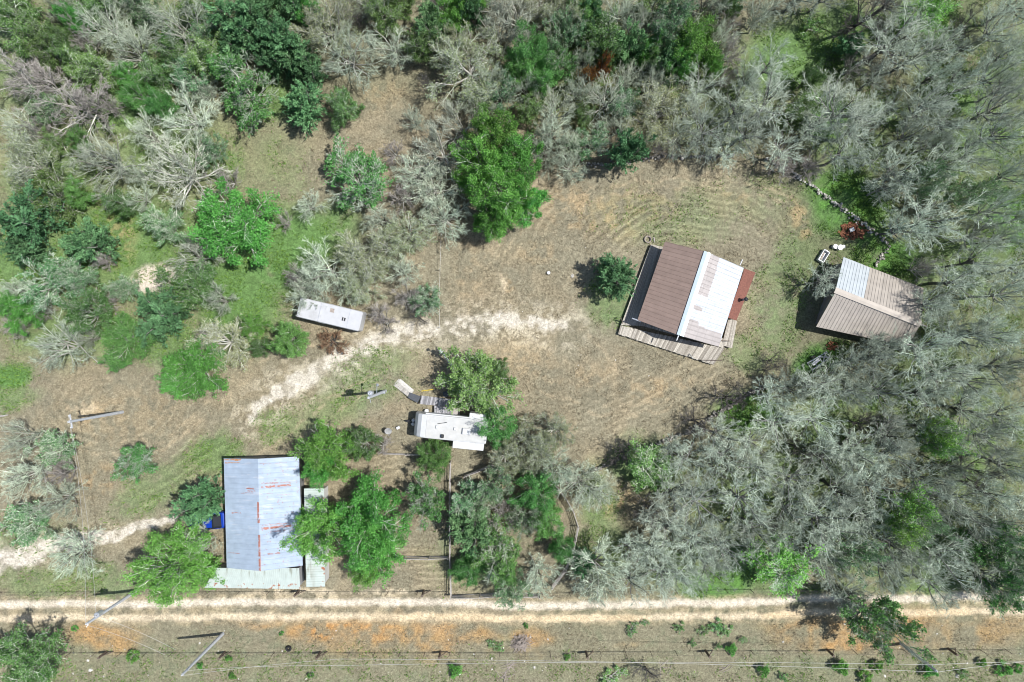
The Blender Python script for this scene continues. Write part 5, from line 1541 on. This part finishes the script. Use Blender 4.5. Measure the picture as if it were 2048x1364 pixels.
# kind, photo x, y, crown radius in photo pixels, height in metres (0 = from its size), label of its own ('' = worked out below)
TREES = [
 # top left wood
 ('o',35,45,52,6,''),('o',85,84,40,5,''),('o',20,8,40,5,''),('K',100,30,20,4,''),('b',140,32,26,5,''),('o',115,70,26,5,''),('G',158,70,34,5,''),('B',205,38,50,6,''),('B',250,92,60,6,''),('B',345,42,66,6.5,''),
 ('m',282,14,34,5,''),('G',30,152,58,5.5,''),('G',85,150,46,5,''),('o',166,132,44,5,''),('o',345,112,36,5,''),('o',410,100,52,5.5,''),('o',305,142,36,4.5,''),('m',372,150,40,5,''),('g',340,82,24,4,''),
 ('c',490,38,52,7,''),('c',552,78,46,7,''),('c',596,118,32,6,''),('C',648,38,64,7,''),('B',692,108,58,6,''),('c',612,140,32,5.5,''),('n',480,172,58,7,'green-tufted tree with bare white limbs above the brown clearing'),
 ('d',600,206,42,5.5,''),('o',679,206,34,5.5,''),('G',150,212,70,6,''),('G',195,205,40,5,''),('B',375,226,60,5.5,''),('B',287,266,44,5,''),('B',200,326,72,6,''),('W',355,338,82,6.5,''),('G',445,360,32,4,''),('g',316,205,26,5,''),
 ('C',48,320,60,6,''),('B',30,250,38,5,''),('o',98,385,52,5.5,''),('c',40,428,58,6.5,''),('c',35,500,34,5,''),('d',170,478,45,5.5,''),('G',198,520,25,3.5,''),('b',466,448,74,6.5,'big round bright green tree with bare twigs poking through, left clearing'),
 ('m',326,450,40,4,''),('G',565,441,20,3,''),('B',617,410,32,4,''),('n',708,352,66,6,'round grey and green tree alone below the brown clearing'),('m',420,300,30,4,''),
 # top middle
 ('o',766,14,42,6,''),('K',705,22,30,5,''),('b',900,20,38,6,''),('c',945,16,28,6,''),('d',868,45,38,6,''),('o',842,82,34,5.5,''),('B',782,92,46,5,''),('W',1040,24,60,7,''),('W',1000,50,46,6,''),('C',1125,22,46,6.5,''),  # the K row is a dark tree standing in for a shadow
 ('C',942,128,82,7,''),('C',905,85,40,6,''),('B',975,160,40,5,''),('g',1062,95,44,7,''),('g',1088,145,34,6,''),('n',1120,122,34,6,''),('m',1116,60,34,6,''),('o',1207,54,42,6,''),('d',1262,86,34,5.5,''),('r',1176,146,18,5,'orange-leaved dead bush in the top wood, left of its twin'),
 ('r',1211,124,18,5,'orange-leaved dead bush in the top wood, right of its twin'),('m',1352,26,46,7,''),('b',1300,98,24,5,''),('c',1185,8,28,6,''),('B',1265,152,36,5,''),('B',1318,154,42,6,''),('W',1218,193,56,6,''),('B',1160,172,34,5,''),('B',1110,208,42,5,''),
 ('o',1171,226,24,4,''),('C',1328,222,66,7,''),('B',1107,258,46,5.5,''),('B',1092,296,44,5,''),('B',1140,288,32,5,''),('B',1142,328,36,4.5,''),('c',1262,298,38,7.5,'slim dark cedar at the top edge of the mown yard'),('C',1290,262,36,6,''),
 ('W',920,250,52,5.5,''),('W',878,302,62,6,''),('B',868,378,60,6,''),('B',888,434,50,5.5,''),('B',832,346,44,5,''),('G',783,303,28,3.5,''),('B',828,236,28,3.5,''),('K',862,165,30,5,''),('G',806,390,34,4.5,''),
 ('b',985,258,46,8,''),('b',962,330,52,9,'topmost lobe'),('b',1030,318,52,8.5,''),('b',1000,390,58,9.5,''),('b',985,442,36,7,''),('b',1048,402,42,7,''),
 # top right wood
 ('B',1527,20,40,7,''),('o',1468,14,20,5,''),('G',1462,45,24,5,''),('G',1466,100,36,6,''),('G',1460,146,26,5,''),('b',1393,82,48,7.5,''),('b',1430,132,20,5,''),('K',1742,18,56,8,''),('l',1858,24,40,6,''),('t',1624,48,22,2,''),
 ('c',1706,86,26,4,''),('F',1793,76,74,9,''),('F',1842,102,56,9,''),('F',1888,82,46,9,''),('K',1948,44,36,8,''),('F',1541,128,46,8,''),('F',1500,150,34,7,''),('F',1400,172,48,7,''),('F',1541,200,66,9,''),('F',1479,212,52,8,''),
 ('F',1686,207,80,9.5,''),('F',1727,250,60,9,''),('F',1641,250,46,8,''),('F',1872,207,64,9.5,''),('F',1917,238,50,9,''),('F',2003,50,52,9,''),('F',1996,138,54,9.5,''),('F',2028,97,44,9,''),('F',1945,140,40,9,''),('F',2030,165,40,9,''),
 ('F',2003,207,60,10,''),('F',2012,262,56,10,''),('F',1693,305,50,8,''),('F',1572,300,46,7,''),('F',1496,262,52,8,''),('F',1412,256,60,7.5,''),('G',1569,330,32,4.5,''),('G',1631,330,30,4,''),('F',1806,338,56,9,''),('F',1785,370,40,8,''),
 ('F',1900,327,50,9,''),('F',1962,303,50,9,''),('F',1866,440,70,10,''),('F',2005,412,46,10,''),('F',2030,346,40,10,''),('F',1818,452,42,9,''),('F',1452,300,40,6,''),('F',1380,215,36,6,''),('F',1760,150,36,7,''),
 # right wood beside and under the tan barn
 ('F',1934,557,60,10,''),('F',1882,606,50,9,''),('F',1969,520,50,10,''),('F',2026,585,50,10,''),('G',1860,533,26,6,''),('F',1648,560,38,6,'bare tree leaning over the left end of the tan barn roof'),('F',1770,694,42,6.5,''),('F',1818,694,32,6.5,''),('F',1752,722,50,7.5,''),
 ('F',1672,756,40,6.5,''),('F',1708,732,40,7,''),('K',1551,723,24,3.5,''),('F',1548,796,44,7.5,''),('F',1585,778,42,7,''),('F',1645,772,56,8,''),('F',1865,702,64,9.5,''),('F',1934,667,60,10,''),('F',2003,660,52,10,''),('F',1900,752,60,10,''),
 ('F',1969,767,60,10,''),('F',2022,735,50,10,''),('F',1865,790,50,9,''),('F',2024,836,50,10,''),('F',1951,822,52,10,''),('F',1986,875,54,10,''),('l',1890,866,32,8.5,''),('l',1884,895,24,8,''),('F',1565,853,60,8,''),('F',1513,893,46,7,''),
 ('F',1641,846,56,8,''),('F',1442,872,46,7,''),('F',1710,898,56,8.5,''),('F',1796,868,56,9,''),('K',1744,853,34,7,''),('F',1780,776,50,8.5,''),('F',1720,790,40,8,''),
 # lower right wood
 ('F',1375,921,50,6.5,''),('F',1513,932,50,7.5,''),('F',1451,914,46,7,''),('F',1658,916,50,8,''),('F',1727,930,50,8.5,''),('F',1792,915,54,9,''),('F',1589,963,56,8,''),('F',1400,1008,72,8,''),('F',1493,1001,60,8,''),('F',1513,1059,52,7.5,''),
 ('F',1451,1100,56,7.5,''),('F',1395,1087,52,7,''),('F',1358,1152,50,7,''),('F',1420,1140,46,6.5,''),('F',1648,1042,66,8.5,''),('F',1589,1018,48,8,''),('F',1693,982,56,8.5,''),('F',1675,1065,50,8,''),('l',1824,1024,44,9,''),('l',1810,1060,32,8.5,''),
 ('F',1762,980,56,9,''),('F',1886,1008,60,9.5,''),('F',1932,1010,50,9.5,''),('l',1562,1133,56,7.5,''),('F',1651,1115,50,7.5,''),('m',1712,1112,46,8,''),('F',1665,1145,46,7,''),('F',1796,1094,56,8.5,''),('F',1779,1142,50,8,''),('F',1899,1118,60,9,''),
 ('F',1841,1122,46,8.5,''),('n',2003,1094,50,9,''),('F',2032,1056,44,9.5,''),('F',1986,1158,56,8.5,''),('n',2030,1190,44,8,''),('K',1961,949,40,8,''),('F',1996,985,48,9.5,''),('F',2030,928,46,10,''),('F',1979,1049,46,9,''),('F',1570,1080,44,7.5,''),  # the K row's dark tree stands in for shade between crowns
 ('n',1768,1256,62,9.5,'big leaning tree with dark green tufts hanging over the dirt road'),('F',1712,1200,46,7,''),('F',1880,1180,46,7.5,''),('F',1740,1040,44,8,''),('F',1850,960,44,9,''),
 # lower middle wood
 ('F',1266,1165,44,6,''),('B',1197,1140,62,7,''),('B',1188,1178,38,6,''),('F',1328,1150,52,6.5,''),('F',1300,1101,46,6,''),('F',1335,1062,50,6.5,''),('F',1316,1030,40,6,''),('F',1352,990,52,6.5,''),('c',1164,1122,24,4,''),('n',1300,938,48,5.5,''),
 ('F',1345,905,34,5,''),('B',1164,975,50,6,''),('B',1198,986,40,5,''),('B',1118,940,42,5.5,''),('F',1264,1100,36,5,''),
 # inside the corral
 ('m',985,976,40,5,''),('g',1074,984,42,5,''),('m',930,1002,36,4.5,''),('G',997,1030,36,4.5,''),('d',944,1058,44,5.5,''),('g',1093,1046,34,5,''),('m',1050,1040,34,5,''),('n',994,1102,50,5.5,''),('g',935,1143,32,4.5,''),('g',1004,1144,30,4.5,''),
 ('g',1124,1102,26,5,''),('B',1080,1156,42,5,''),('m',1026,1186,34,5,''),('m',960,1020,30,4.5,''),
 # around the camper and the yard
 ('y',953,764,72,6.5,'large round yellow-green tree shading the camper deck'),('o',996,742,24,5,''),('g',994,856,42,5.5,''),('C',1052,886,54,5.5,''),('C',1012,920,38,5,''),('C',1110,868,40,5,''),
 ('C',1080,930,44,5,''),('c',1238,553,44,5.5,'dense round dark cedar beside the brown house roof'),('g',868,915,34,4.5,'small leafy green tree just below the camper'),('o',722,890,34,4.5,''),('G',764,893,22,3,''),('b',652,905,54,6.5,''),('b',636,938,34,6,''),
 ('b',640,1062,58,7,''),('b',735,1045,70,7.5,''),('b',745,1100,56,6.5,''),('b',726,1142,32,5.5,''),('n',848,1004,44,5.5,'green tree with white bare limbs left of the corral fence'),
 # left scrub
 ('W',384,516,54,4.5,'fan of long white bare limbs right of the pinkish bare patch'),('G',212,604,27,3,''),('m',92,565,56,5,''),('m',150,560,36,4.5,''),('b',30,620,38,5,''),('o',166,622,46,5.5,''),('B',112,690,56,5,''),('G',76,626,22,3.5,''),('G',14,650,32,4,''),
 ('g',240,676,46,5.5,''),('g',226,722,20,4,''),('c',306,636,48,5.5,''),('c',340,612,34,5,''),('o',360,582,48,5,''),('o',400,562,36,5,''),('B',432,600,34,4.5,''),('C',444,690,58,5.5,''),('b',388,740,58,6,''),('b',350,762,30,5,''),('G',412,674,26,4,''),
 ('b',502,654,24,4,''),('o',514,696,20,3.5,''),('g',574,680,34,5.5,''),('q',664,684,30,1.6,'rust-coloured bush against the lower side of the white trailer'),
 # thicket above the white trailer
 ('B',650,540,64,5.5,''),('B',622,572,46,4.5,''),('C',722,520,60,6,''),('C',772,492,46,6,''),('C',712,575,40,5,''),('G',586,552,28,4,''),('C',812,470,46,5.5,''),('B',800,535,40,5,''),('G',770,640,28,3.2,''),('G',815,592,34,4,''),('m',852,600,32,4,''),
 ('K',838,637,20,2.2,''),('B',762,440,40,5,''),('G',752,622,22,3,''),
 # bottom left
 ('B',30,882,40,5,''),('m',102,900,40,4.5,''),('B',45,958,54,5.5,''),('G',112,945,32,5,''),('B',108,1004,46,5.5,''),('m',42,1052,46,5,''),('n',266,926,38,4.5,'small tree left of the metal barn, green on one side and bare on the other'),('B',140,1112,54,6,''),
 ('d',398,1008,43,5.5,'pale green cedar overhanging the blue car'),('w',345,1140,76,7,'large feathery green tree leaning over the dirt road'),('B',396,1086,34,5,''),('o',46,1328,68,6,'big shaggy tree in the bottom left corner of the photo'),
 # roadside shrubs
 ('s',911,1342,14,1.2,''),('t',1434,1254,15,.8,''),('s',1529,1342,12,1.2,''),('s',1684,1335,16,1.3,''),('s',1758,1334,13,1.2,''),('s',1733,1357,14,1.2,''),('t',1568,1356,10,1,''),('s',1862,1344,14,1.2,''),('s',1968,1327,9,1,''),('s',2012,1342,15,1.2,''),('s',2040,1340,9,1,''),
 ('t',1438,1294,8,.8,''),('s',1464,1299,12,.9,''),('t',1386,1288,8,.8,''),('t',1487,1281,8,.8,''),('t',1265,1260,14,.7,''),('t',1360,1256,12,.7,''),('t',1452,1262,15,.7,''),('t',1408,1262,12,.7,''),('s',262,1315,12,1,''),('s',456,1318,7,.7,''),('s',400,1333,6,.7,''),
 ('s',464,1353,7,.7,''),('s',620,1352,6,.7,''),('s',148,1258,6,.5,''),('s',562,1268,4,.5,''),('t',1000,1296,10,.6,''),('t',985,1290,12,.6,''),('s',1052,1252,5,.5,''),('s',1135,1314,7,.6,''),('K',1298,1352,30,3,''),('t',1225,1358,26,.9,''),('t',1930,1350,12,.9,''),('t',1290,1246,8,.5,''),
]
TOPS = [('K',1462,800,40,4.2),('K',1396,846,34,3.8),('K',1246,908,34,3.6),('K',1300,1022,36,5),('K',1440,940,28,6),('K',1545,742,24,4),('K',1610,900,30,6),('K',1540,1040,28,6),('B',606,588,34,4.5),('C',470,-12,40,6),('o',520,-18,36,5),('c',575,-10,40,6),('b',610,10,26,5),('B',735,-15,44,6),('o',800,-14,30,5),('b',930,-15,36,6),('W',1000,-18,48,6.5),('C',1085,-12,44,6.5),('g',1170,20,34,6),('o',1150,-14,36,6),('B',1240,8,44,6),('B',1290,40,40,6),  # K rows: dark trees added to stand in for trunk shadows and dark gaps
        ('m',1330,70,34,6),('B',1420,-10,46,6),('B',1450,70,34,6),('c',1345,110,30,6),('b',1360,130,26,6),('o',1320,120,26,5),('F',1600,-15,46,7),('F',1660,-22,44,8),('F',1800,-20,56,9),('F',2040,0,50,9),('o',180,-10,44,5),('B',110,-12,44,6),('B',240,-20,44,6),('o',390,5,36,5),('m',420,55,36,5),('c',540,110,30,5.5),('g',445,130,30,5),('b',252,150,24,4),
        ('c',470,75,36,6),('c',525,20,36,6.5),('g',1040,130,32,6),('m',1000,185,34,5),('B',960,195,40,5),('m',1250,200,34,5),('B',1360,270,40,5.5),('B',1235,250,36,5),('m',1180,280,34,5),('o',1060,215,28,4.5)]
TREES += [q + ('',) for q in TOPS]
FILL = [([(1840, -10), (2060, -10), (2060, 1150), (1840, 1150), (1840, 720), (1940, 640), (1930, 480), (1800, 400)], 15, 'FFFFm', (30, 46), (7, 9)),
        ([(0, -20), (820, -20), (740, 110), (640, 150), (560, 180), (440, 225), (430, 300), (300, 420), (150, 400), (0, 430)], 11, 'ooBBGmgo', (22, 38), (3.5, 5)),
        ([(860, -20), (1480, -20), (1480, 140), (1440, 290), (1120, 300), (1090, 260), (1000, 200), (850, 140)], 10, 'BBmoCG', (22, 36), (4, 5.5)),
        ([(1500, 200), (1600, 310), (1850, 400), (1910, 560), (1890, 640), (1790, 740), (1640, 790), (1470, 860), (1350, 1000), (1230, 1150), (2030, 1160), (2040, 20), (1930, 60), (1760, 60)], 7, 'FFmGoK', (22, 40), (5, 7.5)),
        ([(0, 460), (110, 460), (190, 560), (420, 560), (470, 650), (290, 720), (200, 690), (0, 630)], 3, 'oomBG', (20, 32), (3, 4.5))]
fr = np.random.default_rng(9)
for poly, num, kinds, (ra, rb_), (ha, hb) in FILL:
    xs = [p_[0] for p_ in poly]; ys = [p_[1] for p_ in poly]
    got = tries = 0
    while got < num and tries < 6000:
        tries += 1
        x, y = fr.uniform(min(xs), max(xs)), fr.uniform(min(ys), max(ys))
        if not in_poly(np.array([x]), np.array([y]), poly)[0]:
            continue
        rp = fr.uniform(ra, rb_)
        if all(math.hypot(x - q[1], y - q[2]) > .80 * q[3] + .30 * rp for q in TREES if q[0] not in 'st'):
            TREES.append((kinds[int(fr.integers(len(kinds)))], round(x), round(y), round(rp), round(float(fr.uniform(ha, hb)), 1), '')); got += 1
LAND = [('the pinkish bare patch', 298, 556), ('the white travel trailer', 658, 628), ('the long white camper', 900, 856), ('the rusty metal barn', 525, 1028), ('the blue car', 412, 1042),
        ('the brown and white house', 1380, 590), ('the tan metal barn', 1750, 605), ('the round corral', 1040, 1060), ('the brown clearing', 600, 290), ('the big green tree cluster', 1000, 350),
        ('the pale gravel drive', 760, 690), ('the pale gravel lane', 130, 1092), ('the bare power pole', 190, 835), ('the rusty scrap heap', 1703, 460), ('the white bathtub', 1644, 513),
        ('the metal frame trailer', 1632, 722), ('the lime trees by the right edge', 1888, 880), ('the lime trees in the lower wood', 1818, 1040), ('the lone lime tree above the road', 1562, 1135),
        ('the orange dead bushes', 1193, 135), ('the slim dark cedar', 1262, 298), ('the two white barn lean-tos', 560, 1155), ('the long wall of stones', 1310, 880), ('the upper right stone wall', 1660, 395),
        ('the top left photo corner', 0, 0), ('the top right photo corner', 2048, 0), ('the bottom right photo corner', 2048, 1364), ('the middle of the left photo edge', 0, 700), ('the middle of the right photo edge', 2048, 660),
        ('the middle of the top photo edge', 1024, 0), ('the brush pile', 1041, 1283), ('the right roadside power pole', 1840, 1318), ('the left roadside power pole', 400, 1310), ('the old tire', 578, 1296)]


def direction(dx, dy):
    a = math.degrees(math.atan2(-dy, dx)) % 360
    names = ['right of', 'up-right of', 'above', 'up-left of', 'left of', 'down-left of', 'below', 'down-right of']
    return names[int((a + 22.5) // 45) % 8]


ORD = ['nearest to it', 'second from it', 'third from it', 'fourth from it', 'fifth from it', 'sixth from it', 'seventh from it', 'eighth from it', 'ninth from it', 'tenth from it', 'eleventh from it', 'twelfth from it', 'thirteenth from it', 'fourteenth from it', 'fifteenth from it', 'sixteenth from it']
fix = {('b', 985, 258): 'top lobe of the tall bright green tree cluster beside the mown yard'}
rows = []
for i, (k, x, y, rp, h, lab) in enumerate(TREES):
    if lab in ('', 'topmost lobe'):
        ds = sorted(((math.hypot(x - a, y - b), nme, a, b) for nme, a, b in LAND))
        d, nme, a, b = ds[0]
        big = {'s': 99, 't': 99, 'r': 99}.get(k, 0)
        size = '' if big else ('small ' if rp < 28 else 'broad ' if rp >= 58 else '')
        base = size + KIND[k][1] + ' ' + direction(x - a, y - b) + ' ' + nme
        rows.append([base, d, None])
    else:
        rows.append([None, 0, lab])
byb = {}
for i, rw in enumerate(rows):
    if rw[0]:
        byb.setdefault(rw[0], []).append((rw[1], i))
for b_, l_ in byb.items():
    l_.sort()
    for k, (d, i) in enumerate(l_):
        rows[i][2] = b_ if len(l_) == 1 else b_ + ', ' + ORD[k] if len(l_) > 2 else b_ + (', the nearer', ', the farther')[k]

for rw in rows:
    for a_, b_ in ((' in the lower wood', ' below'), ('the middle of the right photo edge', 'the right photo edge'), ('the middle of the left photo edge', 'the left photo edge'), ('the middle of the top photo edge', 'the top photo edge'), ('the big green tree cluster', 'the green cluster'), ('bare tree with long white limbs', 'white-limbed bare tree'), ('green tree with bare grey boughs', 'half bare green tree'), ('the lone lime tree above the road', 'the lone lime tree'), ('sage-grey ', 'grey '), ('pale yellowish', 'yellowish'), (', topmost', '')):
        if len(rw[2].split()) > 16:
            rw[2] = rw[2].replace(a_, b_)
assert len({rw[2] for rw in rows}) == len(rows), [r_ for r_ in rows if sum(q[2] == r_[2] for q in rows) > 1]
tr = np.random.default_rng(2024)
for (k, x, y, rp, h, _), rw in zip(TREES, rows):
    var = PR[k]
    p = var[int(tr.integers(len(var)))]
    zc = h * (.60 if k == 'F' else .66)
    c = P(x, y, zc)
    rm = rp * S * (H - zc) / H * (1.0 if k == 'F' else 1.06)
    nm, _, grp = KIND[k]
    root = thing(nm, rw[2], 'shrub' if k in 'st' else 'bush' if k in 'rq' else 'tree', (c.x, c.y, 0), tr.uniform(0, 6.28), grp)
    q = tr.uniform(.92, 1.08)
    root.scale = (rm / p.R * q, rm / p.R / q, h / p.H * (.87 if k == 'F' else 1))
    link('trunk' if k not in 'strq' else 'stem', p.trunk, root)
    link('crown', p.crown, root)
